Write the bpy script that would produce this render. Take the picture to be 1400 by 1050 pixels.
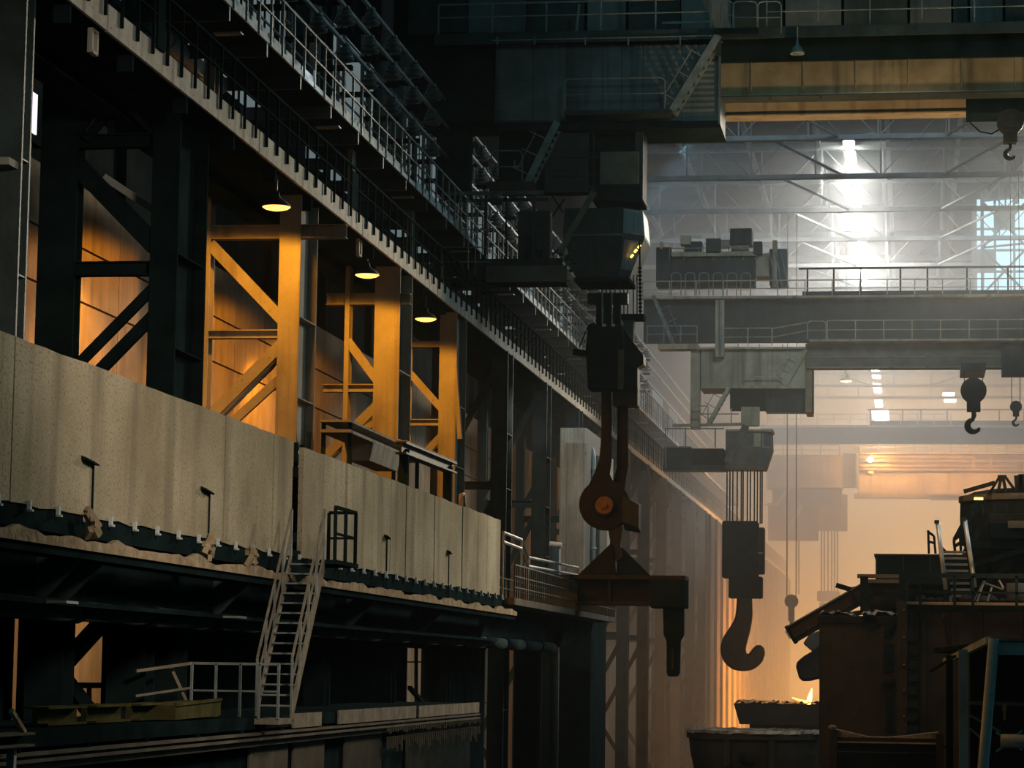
import bpy, math, random
from mathutils import Vector, Matrix
random.seed(7)
C = bpy.context.scene.collection
for _o in list(bpy.data.objects): bpy.data.objects.remove(_o)
sc = bpy.context.scene

# ------------------------------------------------------------------ camera
FPX = 3600.0; CAMZ = 7.0; ROLL = 0.014
_c, _s = math.cos(ROLL), math.sin(ROLL)
_u0, _v0 = (1246 - 700) / FPX, -(924 - 525) / FPX          # where the hall's long axis vanishes
_u, _v = _u0 * _c - _v0 * _s, _u0 * _s + _v0 * _c
PITCH = math.atan(-_v); YAW = math.atan(_u * math.cos(PITCH))
Fv = Vector((-math.sin(YAW) * math.cos(PITCH), math.cos(YAW) * math.cos(PITCH), math.sin(PITCH)))
R0 = Vector((math.cos(YAW), math.sin(YAW), 0)); U0 = R0.cross(Fv)
Rv = R0 * _c + U0 * _s; Uv = U0 * _c - R0 * _s
cam_d = bpy.data.cameras.new('camera'); cam = bpy.data.objects.new('camera', cam_d); C.objects.link(cam)
M = Matrix((Rv, Uv, -Fv)).transposed().to_4x4(); M.translation = Vector((0, 0, CAMZ)); cam.matrix_world = M
cam_d.sensor_fit = 'HORIZONTAL'; cam_d.sensor_width = 36; cam_d.lens = 36 * FPX / 1400
cam_d.clip_start = 0.5; cam_d.clip_end = 2000
sc.camera = cam
CAM = Vector((0, 0, CAMZ))
def ray(px, py): return Fv + Rv * ((px - 700) / FPX) + Uv * ((525 - py) / FPX)
def at(px, py, Y): d = ray(px, py); return CAM + d * (Y / d.y)
def onX(px, py, X): d = ray(px, py); return CAM + d * (X / d.x)
def onZ(px, py, Z): d = ray(px, py); return CAM + d * ((Z - CAMZ) / d.z)

# ------------------------------------------------------------------ world, exposure, lights
w = bpy.data.worlds.new('world'); sc.world = w; w.use_nodes = True
bg = w.node_tree.nodes['Background']; bg.inputs[0].default_value = (0.16, 0.55, 0.60, 1); bg.inputs[1].default_value = 0.09
sc.view_settings.view_transform = 'Standard'; sc.view_settings.look = 'None'
sc.view_settings.exposure = 0.0; sc.view_settings.gamma = 1.0; sc.view_settings.use_curve_mapping = False
sc.cycles.use_denoising = True
try:
    sc.cycles.denoiser = 'OPENIMAGEDENOISE'
except Exception: pass
sc.cycles.max_bounces = 5; sc.cycles.diffuse_bounces = 3; sc.cycles.volume_bounces = 1
sc.cycles.sample_clamp_indirect = 6.0
def lamp(kind, name, loc, power, color, target=None, size=1.0, size_y=None, angle=None, blend=0.5, radius=None):
    d = bpy.data.lights.new(name, kind); d.energy = power; d.color = color
    if kind == 'AREA':
        d.size = size
        if size_y: d.shape = 'RECTANGLE'; d.size_y = size_y
    else: d.shadow_soft_size = radius if radius is not None else size
    if kind == 'SPOT': d.spot_size = math.radians(angle or 90); d.spot_blend = blend
    o = bpy.data.objects.new(name, d); C.objects.link(o); o.location = loc
    if target is not None: o.rotation_euler = (Vector(target) - Vector(loc)).to_track_quat('-Z', 'Y').to_euler()
    return o
WARM = (1.0, 0.84, 0.60); COOL = (0.62, 0.86, 1.0); SODIUM = (1.0, 0.36, 0.02); FIRE = (1.0, 0.50, 0.16)
# the hall is lit from its far bays: a narrow unseen spot beyond the first crane rakes the shield wall from behind
lamp('SPOT', 'unseen_bay_spot', (12, 128, 31), 210000, (1.0, 0.87, 0.67), target=(-12, 61.5, 11.5), angle=27, blend=0.5, radius=3.5)
lamp('SPOT', 'unseen_bay_spot', (9, 152, 33), 90000, (1.0, 0.90, 0.74), target=(-15, 112, 15.5), angle=26, blend=0.6, radius=3)  # added spot that brightens the farther girder and the enclosure
lamp('SPOT', 'furnace_fill_spot', (0, 86, 36), 8500, (1.0, 0.84, 0.62), target=(-1, 102, 8), angle=40, blend=0.6, radius=1.5)  # added fill spot for the furnace tops and fronts
# added fill spot in the near bay, trained on the shield wall
lamp('SPOT', 'shield_fill_spot', (3, 26, 18), 13500, (1.0, 0.85, 0.66), target=(-12, 43.5, 12.0), angle=45, blend=0.9, radius=2.0)
# daylight from the glazed right-hand side of the hall onto the high walkway
lamp('AREA', 'side_window_daylight', (24, 104, 35), 4200, COOL, target=(-17, 96, 25), size=12, size_y=24)
# added cool fill spot in the near bay, reaching the nearest crane from the front
lamp('SPOT', 'crane_fill_spot', (10, 30, 36), 21000, (0.52, 0.95, 1.0), target=(1, 95, 31), angle=30, blend=0.7, radius=5)
# added spots between the first and second crane, lighting the second's front
for _x in (-2, 7):
    lamp('SPOT', 'unseen_bay_spot', (_x, 114, 40), 8500, (0.58, 0.83, 1.0), target=(-4, 150, 30), angle=50, blend=0.7, radius=2.5)
# assumed glow of an unseen casting pit on the right
lamp('SPOT', 'assumed_pit_glow', (18, 124, 4), 2600, FIRE, target=(-6, 122, 24), angle=66, blend=0.6, radius=2)
# assumed glow of unseen molten metal in the near bay, shining up at the crane girders
lamp('SPOT', 'assumed_metal_glow', (5, 86.5, 1.5), 30000, (1.0, 0.66, 0.32), target=(4, 95.5, 27.5), angle=58, blend=0.5, radius=1.5)
# roof lights over the far bays
for _y, _p in ((176, 2000), (193, 2000), (214, 1800), (232, 900), (262, 150)):
    lamp('AREA', 'roof_light', (-3.9, _y, 40.5), _p, (1.0, 0.97, 0.90), target=(-3.9, _y, 0), size=2.2, size_y=9)
for _x, _y, _p in ((15, 180, 3200), (15, 225, 1200), (-17, 176, 1100)):  # cool area lights; the left-hand one is added to turn the haze bluish
    lamp('AREA', 'cool_haze_light', (_x, _y, 40), _p, (0.38, 0.76, 1.0), target=(-3, _y, 27), size=5, size_y=26)
# fires on the floor of the far bays
lamp('AREA', 'furnace_glow', (18, 335, 11), 60000, (1.0, 0.50, 0.12), target=(-20, 335, 13), size=80, size_y=18)
lamp('AREA', 'furnace_glow', (2, 350, 3), 50000, (1.0, 0.52, 0.13), target=(2, 350, 40), size=22, size_y=60).data.spread = math.radians(90)
lamp('AREA', 'low_warm_glow', (3, 200, 4), 20000, (1.0, 0.40, 0.06), target=(-14, 204, 5.5), size=22, size_y=5).data.spread = math.radians(110)
lamp('AREA', 'low_warm_glow', (2, 166, 3.5), 2300, (1.0, 0.46, 0.10), target=(-14, 158, 6), size=12, size_y=4).data.spread = math.radians(120)  # added warm fill for the nearer columns, not a fire
# added fill spot under the runway in front of the corrugated enclosure
lamp('SPOT', 'enclosure_fill', (-13.6, 98, 18.6), 1300, (1.0, 0.93, 0.80), target=(-13.9, 107.5, 13), angle=70, blend=0.6, radius=0.3)

# ------------------------------------------------------------------ materials
def _nt(name):
    m = bpy.data.materials.new(name); m.use_nodes = True
    return m, m.node_tree.nodes, m.node_tree.links, m.node_tree.nodes['Principled BSDF']
def mat(name, c1, c2=None, rough=0.75, metal=0.0, scale=1.2, stretch=(1, 1, 1), bump=0.15, bscale=14.0, speck=None, streak=None, rnd=0.0):
    m, N, L, P = _nt(name)
    c2 = c2 or tuple(v * 0.6 for v in c1)
    tc = N.new('ShaderNodeTexCoord'); mp = N.new('ShaderNodeMapping'); mp.inputs['Scale'].default_value = stretch
    L.new(tc.outputs['Object'], mp.inputs['Vector'])
    n = N.new('ShaderNodeTexNoise'); n.inputs['Scale'].default_value = scale; n.inputs['Detail'].default_value = 7; n.inputs['Roughness'].default_value = 0.62
    L.new(mp.outputs[0], n.inputs['Vector'])
    r = N.new('ShaderNodeValToRGB'); r.color_ramp.elements[0].position = 0.36; r.color_ramp.elements[1].position = 0.66
    r.color_ramp.elements[0].color = (*c2, 1); r.color_ramp.elements[1].color = (*c1, 1)
    L.new(n.outputs['Fac'], r.inputs[0]); col = r.outputs[0]
    def over(colour, fac_out, lo, hi):
        nonlocal col
        rr = N.new('ShaderNodeMapRange'); rr.inputs['From Min'].default_value = lo; rr.inputs['From Max'].default_value = hi
        L.new(fac_out, rr.inputs['Value'])
        mx = N.new('ShaderNodeMix'); mx.data_type = 'RGBA'
        L.new(rr.outputs[0], mx.inputs['Factor']); L.new(col, mx.inputs['A']); mx.inputs['B'].default_value = (*colour, 1)
        col = mx.outputs['Result']
    if streak:
        mp2 = N.new('ShaderNodeMapping'); mp2.inputs['Scale'].default_value = (1.6, 1.6, 0.12); L.new(tc.outputs['Object'], mp2.inputs['Vector'])
        n2 = N.new('ShaderNodeTexNoise'); n2.inputs['Scale'].default_value = streak[3] if len(streak) > 3 else 1.3; n2.inputs['Detail'].default_value = 5
        L.new(mp2.outputs[0], n2.inputs['Vector']); over(streak[:3], n2.outputs['Fac'], 0.52, 0.74)
    if speck:
        n3 = N.new('ShaderNodeTexNoise'); n3.inputs['Scale'].default_value = speck[3]; n3.inputs['Detail'].default_value = 3
        L.new(tc.outputs['Object'], n3.inputs['Vector']); over(speck[:3], n3.outputs['Fac'], speck[4], speck[4] + 0.12)
    if rnd:
        oi = N.new('ShaderNodeObjectInfo'); mr = N.new('ShaderNodeMapRange'); mr.inputs['To Min'].default_value = 1 - rnd; mr.inputs['To Max'].default_value = 1 + rnd
        L.new(oi.outputs['Random'], mr.inputs['Value'])
        hs = N.new('ShaderNodeHueSaturation'); L.new(mr.outputs[0], hs.inputs['Value']); L.new(col, hs.inputs['Color']); col = hs.outputs[0]
    L.new(col, P.inputs['Base Color'])
    P.inputs['Specular IOR Level'].default_value = 0.0 if rough > 0.6 else (0.1 if rough > 0.5 else 0.4); P.inputs['Roughness'].default_value = rough; P.inputs['Metallic'].default_value = metal
    if bump:
        nb = N.new('ShaderNodeTexNoise'); nb.inputs['Scale'].default_value = bscale; nb.inputs['Detail'].default_value = 4
        L.new(tc.outputs['Object'], nb.inputs['Vector'])
        b = N.new('ShaderNodeBump'); b.inputs['Strength'].default_value = bump; b.inputs['Distance'].default_value = 0.05
        L.new(nb.outputs['Fac'], b.inputs['Height']); L.new(b.outputs[0], P.inputs['Normal'])
    return m
def emis(name, color, strength):
    m, N, L, P = _nt(name); N.remove(P)
    e = N.new('ShaderNodeEmission'); e.inputs[0].default_value = (*color, 1); e.inputs[1].default_value = strength
    L.new(e.outputs[0], N['Material Output'].inputs['Surface']); return m
def haze_mat(name, color, density, aniso):
    m, N, L, P = _nt(name); N.remove(P)
    v = N.new('ShaderNodeVolumeScatter'); v.inputs['Color'].default_value = (*color, 1); v.inputs['Density'].default_value = density; v.inputs['Anisotropy'].default_value = aniso
    L.new(v.outputs[0], N['Material Output'].inputs['Volume']); return m
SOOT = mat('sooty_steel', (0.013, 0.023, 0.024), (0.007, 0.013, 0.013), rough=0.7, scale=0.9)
STEEL = mat('dark_grey_steel', (0.043, 0.058, 0.058), (0.022, 0.031, 0.031), rough=0.6, scale=0.8, streak=(0.03, 0.026, 0.02))
RAIL = mat('dull_grey_rail_steel', (0.23, 0.25, 0.245), (0.13, 0.145, 0.14), rough=0.55, scale=2.0, bump=0)
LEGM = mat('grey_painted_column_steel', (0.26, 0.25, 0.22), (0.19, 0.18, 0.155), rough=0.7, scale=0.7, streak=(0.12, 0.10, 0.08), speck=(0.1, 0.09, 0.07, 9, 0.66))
DUST = mat('dust_coated_girder', (0.50, 0.465, 0.40), (0.34, 0.31, 0.265), rough=0.9, scale=0.8, streak=(0.19, 0.165, 0.13), speck=(0.17, 0.14, 0.11, 7, 0.62), rnd=0.06)
SHIELD = mat('scorched_shield_plate', (0.50, 0.43, 0.31), (0.25, 0.205, 0.135), rough=0.85, scale=0.20, streak=(0.15, 0.125, 0.09, 0.5), speck=(0.17, 0.145, 0.11, 22, 0.56), rnd=0.03, bump=0.25, bscale=16)
CRUST = mat('tan_slag_crust', (0.46, 0.35, 0.235), (0.25, 0.18, 0.115), rough=0.95, scale=3, bump=0.6, bscale=9)
DSTEEL = mat('dust_coated_stair_steel', (0.29, 0.245, 0.19), (0.17, 0.14, 0.11), rough=0.9, scale=2.5, streak=(0.14, 0.11, 0.085))
CLAD = mat('wall_cladding', (0.34, 0.28, 0.21), (0.235, 0.19, 0.14), rough=0.85, scale=0.5, streak=(0.17, 0.14, 0.11), rnd=0.07)
DCLAD = mat('dark_wall_cladding', (0.022, 0.026, 0.027), (0.012, 0.016, 0.016), rough=0.85, scale=0.5, rnd=0.15)
PALE = mat('pale_dusty_plate', (0.66, 0.70, 0.70), (0.40, 0.43, 0.43), rough=0.85, scale=2.0)
PORC = mat('porcelain', (0.12, 0.14, 0.14), (0.07, 0.085, 0.085), rough=0.55, scale=2, bump=0)
BUSM = mat('conductor_metal', (0.34, 0.37, 0.36), (0.24, 0.26, 0.26), rough=0.45, metal=0.3, bump=0)
RIBM = mat('ribbed_grey_sheet', (0.13, 0.15, 0.15), (0.075, 0.09, 0.09), rough=0.6, scale=0.6, streak=(0.05, 0.055, 0.05))
BROWN = mat('soiled_ochre_girder', (0.30, 0.225, 0.13), (0.20, 0.14, 0.075), rough=0.75, scale=0.8, streak=(0.11, 0.08, 0.05))
TAN = mat('dusty_tan_crane_plate', (0.46, 0.38, 0.26), (0.29, 0.23, 0.155), rough=0.85, scale=0.5, streak=(0.17, 0.14, 0.10), rnd=0.06)
BOXM = mat('faded_brown_box', (0.17, 0.145, 0.115), (0.11, 0.095, 0.075), rough=0.7, scale=1)
HOOKM = mat('dark_forged_steel', (0.030, 0.027, 0.023), (0.018, 0.017, 0.015), rough=0.55, scale=1.6)
RUSTM = mat('rusty_brown_steel', (0.023, 0.018, 0.013), (0.013, 0.011, 0.009), rough=0.8, scale=1.5)
PINM = mat('orange_rusted_pin', (0.20, 0.115, 0.045), (0.11, 0.06, 0.025), rough=0.7, scale=4)
FURN = mat('sooty_brown_furnace_plate', (0.052, 0.042, 0.032), (0.027, 0.023, 0.018), rough=0.8, scale=0.7, streak=(0.03, 0.025, 0.02), speck=(0.14, 0.10, 0.07, 9, 0.67))
ASH = mat('pale_ash_crust', (0.42, 0.37, 0.30), (0.16, 0.13, 0.10), rough=0.95, scale=2.5, bump=0.8, bscale=7)
BLUEG = mat('blue_grey_tube_steel', (0.30, 0.42, 0.45), (0.20, 0.28, 0.30), rough=0.5, scale=2)
SILVER = mat('bare_bright_steel', (0.62, 0.62, 0.60), (0.45, 0.44, 0.42), rough=0.4, metal=0.4, bump=0)
CORR = mat('pale_corrugated_sheet', (0.42, 0.40, 0.35), (0.30, 0.28, 0.24), rough=0.75, scale=0.6, streak=(0.2, 0.17, 0.13), speck=(0.10, 0.09, 0.07, 3, 0.64))
DUCTM = mat('pale_duct_sheet', (0.46, 0.47, 0.44), (0.30, 0.31, 0.29), rough=0.6, scale=1.5)
PIPEM = mat('lagged_pipe', (0.045, 0.060, 0.062), (0.025, 0.035, 0.036), rough=0.8, scale=1.2, bump=0.5, bscale=5)
YELL = mat('soiled_yellow_steel', (0.10, 0.09, 0.035), (0.05, 0.047, 0.02), rough=0.75, scale=1.5)
FLOORM = mat('sooty_floor', (0.06, 0.055, 0.05), (0.03, 0.03, 0.028), rough=0.95, scale=0.3)
ROOFM = mat('roof_sheet', (0.20, 0.215, 0.22), (0.13, 0.14, 0.145), rough=0.85, scale=0.2)
TRUSSM = mat('pale_truss_steel', (0.36, 0.38, 0.38), (0.27, 0.285, 0.285), rough=0.8, bump=0)
FARW = mat('far_wall_sheet', (0.30, 0.25, 0.20), (0.22, 0.18, 0.14), rough=0.9, scale=0.2)
PINKC = mat('dusty_brown_column', (0.17, 0.125, 0.09), (0.10, 0.075, 0.055), rough=0.8, scale=0.6, streak=(0.10, 0.08, 0.06))
E_SOD = emis('sodium_lamp_glow', (1.0, 0.42, 0.07), 4.0)
E_SKY = emis('roof_glazing', (0.97, 0.98, 0.92), 120)
E_SKYF = emis('far_roof_glazing', (0.98, 0.97, 0.90), 40)
E_WIN = emis('daylit_glass', (0.45, 0.70, 0.82), 1.5)
E_SLIT = emis('daylit_slit_glass', (0.80, 0.72, 1.0), 1.6)
E_BAND = emis('daylit_dirty_glass', (0.55, 0.70, 0.72), 0.22)
E_AMB = emis('amber_signal', (1.0, 0.50, 0.08), 5)
E_WHITE = emis('lamp_white', (1.0, 0.86, 0.6), 60)
E_FLAME = emis('flame', (1.0, 0.50, 0.10), 9)
GLASS = mat('cab_glass', (0.10, 0.13, 0.14), (0.07, 0.09, 0.10), rough=0.35, bump=0)
HZ1 = haze_mat('dusty_haze', (0.97, 0.97, 0.97), 0.0080, 0.6)
HZ0 = haze_mat('thin_haze', (0.97, 0.98, 0.98), 0.0012, 0.45)
HZN = haze_mat('black_lift_haze', (0.78, 0.97, 1.0), 0.0001, 0.5)
HZ2 = haze_mat('far_haze', (0.97, 0.96, 0.95), 0.004, 0.4)

# ------------------------------------------------------------------ builders
OFF = {}
_ORD = ('nearest', 'second', 'third', 'fourth', 'fifth', 'sixth', 'seventh', 'eighth', 'ninth', 'tenth', 'eleventh', 'twelfth', 'thirteenth', 'fourteenth', 'fifteenth', 'sixteenth', 'seventeenth', 'eighteenth', 'nineteenth', 'twentieth')
def nth(i):
    if i < 20: return _ORD[i] + (' the camera' if i == 0 else ' from the camera')
    if i < 29: return 'twenty-' + ('first',) [0] + ' from the camera' if i == 20 else 'twenty-' + _ORD[i - 20] + ' from the camera'
    return 'thirtieth from the camera'
class MB:
    def __init__(s): s.v = []; s.f = []
    def add(s, vs, fs):
        b = len(s.v); s.v += [tuple(v) for v in vs]; s.f += [tuple(i + b for i in f) for f in fs]; return s
    def box(s, x0, x1, y0, y1, z0, z1):
        x0, x1 = sorted((x0, x1)); y0, y1 = sorted((y0, y1)); z0, z1 = sorted((z0, z1))
        return s.add([(x, y, z) for z in (z0, z1) for y in (y0, y1) for x in (x0, x1)],
                     [(0, 2, 3, 1), (4, 5, 7, 6), (0, 1, 5, 4), (2, 6, 7, 3), (0, 4, 6, 2), (1, 3, 7, 5)])
    def bar(s, a, b, w, h=None, up=(0, 0, 1)):
        a = Vector(a); b = Vector(b); d = (b - a).normalized(); u = Vector(up)
        if abs(d.dot(u)) > 0.98: u = Vector((0, 1, 0))
        sd = d.cross(u).normalized(); u = sd.cross(d); h = h or w
        vs = [p + sd * (i * w / 2) + u * (j * h / 2) for p in (a, b) for j in (-1, 1) for i in (-1, 1)]
        return s.add(vs, [(0, 2, 3, 1), (4, 5, 7, 6), (0, 1, 5, 4), (2, 6, 7, 3), (0, 4, 6, 2), (1, 3, 7, 5)])
    def ibeam(s, a, b, w, h, t=0.06, up=(0, 0, 1)):
        a = Vector(a); b = Vector(b); d = (b - a).normalized(); u = Vector(up); sd = d.cross(u).normalized(); u = sd.cross(d)
        s.bar(a, b, t, h, up)
        for k in (-1, 1): o = u * (k * (h - t) / 2); s.bar(a + o, b + o, w, t, up)
        return s
    def tube(s, pts, r, n=8, cap=True):
        pts = [Vector(p) for p in pts]; rs = r if isinstance(r, (list, tuple)) else [r] * len(pts)
        rings = []; ref = None
        for i, p in enumerate(pts):
            d = ((pts[min(i + 1, len(pts) - 1)] - pts[max(i - 1, 0)])).normalized()
            if ref is None:
                ref = Vector((0, 0, 1)) if abs(d.z) < 0.9 else Vector((1, 0, 0))
            sd = d.cross(ref).normalized(); up = sd.cross(d); ref = up
            rings.append([p + (sd * math.cos(2 * math.pi * k / n) + up * math.sin(2 * math.pi * k / n)) * rs[i] for k in range(n)])
        vs = [v for rg in rings for v in rg]; fs = []
        for i in range(len(pts) - 1):
            for k in range(n): fs.append((i * n + k, i * n + (k + 1) % n, (i + 1) * n + (k + 1) % n, (i + 1) * n + k))
        if cap: fs.append(tuple(range(n - 1, -1, -1))); fs.append(tuple((len(pts) - 1) * n + k for k in range(n)))
        return s.add(vs, fs)
    def lathe(s, prof, c, n=20, cap=True):
        vs = [(c[0] + r * math.cos(2 * math.pi * k / n), c[1] + r * math.sin(2 * math.pi * k / n), c[2] + z) for r, z in prof for k in range(n)]
        fs = [(i * n + k, i * n + (k + 1) % n, (i + 1) * n + (k + 1) % n, (i + 1) * n + k) for i in range(len(prof) - 1) for k in range(n)]
        if cap: fs += [tuple(range(n - 1, -1, -1)), tuple((len(prof) - 1) * n + k for k in range(n))]
        return s.add(vs, fs)
    def prism(s, poly, y0, y1):                 # poly of (x, z), swept along y
        n = len(poly); vs = [(x, y0, z) for x, z in poly] + [(x, y1, z) for x, z in poly]
        return s.add(vs, [tuple(range(n)), tuple(range(2 * n - 1, n - 1, -1))] + [(i, i + n, (i + 1) % n + n, (i + 1) % n) for i in range(n)])
    def prism_x(s, poly, x0, x1):               # poly of (y, z), swept along x
        n = len(poly); vs = [(x0, y, z) for y, z in poly] + [(x1, y, z) for y, z in poly]
        return s.add(vs, [tuple(range(n)), tuple(range(2 * n - 1, n - 1, -1))] + [(i, i + n, (i + 1) % n + n, (i + 1) % n) for i in range(n)])
    def hexa(s, a, b):                          # two rings of four points
        return s.add(list(a) + list(b), [(0, 3, 2, 1), (4, 5, 6, 7)] + [(i, (i + 1) % 4, (i + 1) % 4 + 4, i + 4) for i in range(4)])
    def mesh(s, name, m, smooth=False, off=(0, 0, 0), bev=0):
        me = bpy.data.meshes.new(name); me.from_pydata([(v[0] - off[0], v[1] - off[1], v[2] - off[2]) for v in s.v], [], s.f)
        me.materials.append(m); me.validate()
        import bmesh
        b = bmesh.new(); b.from_mesh(me)
        if bev:
            bmesh.ops.bevel(b, geom=[e for e in b.edges], offset=bev, segments=1, affect='EDGES', clamp_overlap=True)
        bmesh.ops.recalc_face_normals(b, faces=b.faces); b.to_mesh(me); b.free()
        if smooth:
            for p in me.polygons: p.use_smooth = len(p.vertices) == 4
        return me
    def build(s, name, m, parent=None, smooth=False, bev=0, label=None, kind=None):
        off = OFF.get(parent.name, (0, 0, 0)) if parent is not None else (0, 0, 0)
        o = bpy.data.objects.new(name, s.mesh(name, m, smooth, off, bev)); C.objects.link(o)
        if parent is not None: o.parent = parent; OFF[o.name] = off
        if label: o['label'] = label
        if kind: o['kind'] = kind
        return o
def thing(name, loc, label, cat, group=None, kind=None):
    o = bpy.data.objects.new(name, None); C.objects.link(o); o.location = loc; OFF[o.name] = tuple(loc)
    if label: o['label'] = label
    if cat: o['category'] = cat
    if group: o['group'] = group
    if kind: o['kind'] = kind
    return o
def single(mb, name, m, label, cat, group=None, smooth=False, bev=0):     # a thing that is one mesh; its origin goes to its base
    xs, ys, zs = zip(*mb.v); base = ((min(xs) + max(xs)) / 2, (min(ys) + max(ys)) / 2, min(zs))
    o = bpy.data.objects.new(name, mb.mesh(name, m, smooth, base, bev)); C.objects.link(o); o.location = base; OFF[o.name] = base
    o['label'] = label; o['category'] = cat
    if group: o['group'] = group
    return o
def inst(name, me, parent, loc, rot=None):       # a piece sharing mesh data with its like
    o = bpy.data.objects.new(name, me); C.objects.link(o); off = OFF.get(parent.name, (0, 0, 0)) if parent is not None else (0, 0, 0)
    o.location = (loc[0] - off[0], loc[1] - off[1], loc[2] - off[2])
    if rot: o.rotation_euler = rot
    if parent is not None: o.parent = parent; OFF[o.name] = tuple(loc)
    return o
def rotpart(mb, name, m, parent, loc, rot=(math.pi / 2, 0, 0), smooth=False):    # modelled about its own origin, then turned and set in place
    o = bpy.data.objects.new(name, mb.mesh(name, m, smooth)); C.objects.link(o); off = OFF.get(parent.name, (0, 0, 0))
    o.rotation_euler = rot; o.location = Vector(loc) - Vector(off); o.parent = parent; return o
def copy_tree(o, parent=None):
    c = o.copy(); C.objects.link(c)
    if parent is not None: c.parent = parent
    for ch in o.children: copy_tree(ch, c)
    return c
def setting(mb, name, m, parent=None):
    o = mb.build(name, m, parent)
    if parent is None: o['kind'] = 'structure'
    return o
def railing(root, a, b, h=1.1, spacing=1.5, r=0.035, m=None, mids=(0.5,), drop=0.0, name='railing', ends=True):
    """handrail from a to b (foot points): the rails are one part, each post a sub-part"""
    m = m or RAIL; a = Vector(a); b = Vector(b); n = max(1, round((b - a).length / spacing))
    rl = MB().bar(a + Vector((0, 0, h)), b + Vector((0, 0, h)), r * 2)
    for k in mids: rl.bar(a + Vector((0, 0, h * k)), b + Vector((0, 0, h * k)), r * 1.5)
    part = rl.build(name, m, root)
    me = MB().box(-r, r, -r, r, -drop, h).mesh('post', m)
    for i in range(n + 1): inst('post', me, part, a.lerp(b, i / n))
    return part

# ================================================================== SETTING
setting(MB().box(-40, 30, 10, 430, -0.3, 0), 'floor', FLOORM)
# back wall of the left aisle: sheet panels with open joints on a dark backing
XW = -20.5
wl = setting(MB().box(XW - 0.5, XW - 0.12, 22, 430, 0, 46), 'wall_left', DCLAD)
_rows = (0, 5.4, 11.0, 16.0, 17.35, 18.9)
for i in range(17):
    for j in range(5):
        me = MB().box(0, 0.12, 0.03, 5.97, 0.03, _rows[j + 1] - _rows[j] - 0.03).mesh('panel', CLAD)
        inst('panel', me, wl, (XW - 0.12, 30 + 6 * i, _rows[j]))
MB().box(XW - 0.12, XW, 132, 430, 0, 18.9).build('panel', CLAD, wl)
for i in range(12):                                   # ribs of the upper wall
    MB().box(XW - 0.12, XW + 0.10, 34 + 8 * i, 34.35 + 8 * i, 18.9, 40).build('rib', DCLAD, wl)
# window strip behind the high walkway, and the slit between the columns
wn = setting(MB().box(XW - 0.12, XW - 0.06, 58, 240, 24.2, 30.5), 'window_1', SOOT)
for i in range(60):
    me = MB().box(0, 0.05, 0.1, 2.6, 0, 2.7).mesh('pane', E_BAND)
    for j in range(2):
        if (i * 7 + j * 3) % 5 not in (1, 4): inst('pane', me, wn, (XW - 0.06, 60 + 3 * i, 24.4 + 3.0 * j))
p_s0 = onX(43, 182, XW); p_s1 = onX(46, 128, XW)
ws = setting(MB().box(XW - 0.1, XW + 0.02, p_s0.y - 0.5, p_s0.y + 0.9, p_s0.z - 0.2, p_s1.z + 0.2), 'window_2', SOOT)
MB().box(XW + 0.02, XW + 0.05, p_s0.y - 0.12, p_s0.y + 0.22, p_s0.z, p_s1.z).build('pane', E_SLIT, ws)

# ================================================================== CRANE COLUMNS OF THE LEFT ROW
XG = -15.3                                            # outer face of the lower runway
GZ0 = onX(350, 205, XG).z; GZ1 = onX(350, 174, XG).z
def h_leg(x, y, z0, z1, wd=0.55, dp=2.0):
    m = MB().box(x - wd / 2, x + wd / 2, y, y + 0.07, z0, z1).box(x - 0.06, x + 0.06, y + 0.07, y + dp - 0.07, z0, z1)
    m.box(x - wd / 2, x + wd / 2, y + dp - 0.07, y + dp, z0, z1)
    return m
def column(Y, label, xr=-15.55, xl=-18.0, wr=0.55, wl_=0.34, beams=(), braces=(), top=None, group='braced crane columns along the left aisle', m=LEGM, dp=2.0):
    t = thing('crane_column', (xr, Y, 0), label, 'column', group)
    top = top or GZ0
    h_leg(xr, Y, 0, top, wr, dp).build('leg', m, t)
    h_leg(xl, Y, 0, top + 4, wl_, 0.5).build('leg', m, t)
    st = MB().box(-wr / 2 + 0.01, wr / 2 - 0.01, 0.075, dp - 0.075, -0.015, 0.015).mesh('stiffener', m)
    for k in range(6): inst('stiffener', st, t, (xr, Y, 5.5 + 2.1 * k))
    for z, h, x0, x1 in beams:
        MB().ibeam((x0, Y + 0.2, z), (x1, Y + 0.2, z), 0.3, h, 0.03).build('tie_beam', m, t)
    for (x0, z0, x1, z1, wd, n) in braces:
        for k in range(n): MB().bar((x0, Y + 0.12 + 0.5 * k, z0), (x1, Y + 0.12 + 0.5 * k, z1), 0.14, wd).build('brace', m, t)
    return t
def XZ(px, py, Y): p = at(px, py, Y); return p.x, p.z
def bz(p0, p1, Y, wd, n=1): a = XZ(*p0, Y); b = XZ(*p1, Y); return (a[0], a[1], b[0], b[1], wd, n)
# nearest column at the left edge
YA0 = 44.6
cz = column(YA0, 'grey steel column at the left edge of the aisle above the shield', xr=at(8, 300, YA0).x, xl=at(-60, 300, YA0).x, wr=0.5, dp=0.5, top=21.5, m=STEEL)
MB().box(at(-20, 225, YA0).x, at(25, 225, YA0).x, YA0 - 0.5, YA0, at(12, 232, YA0).z, at(12, 222, YA0).z).build('bracket', LEGM, cz)
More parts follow.
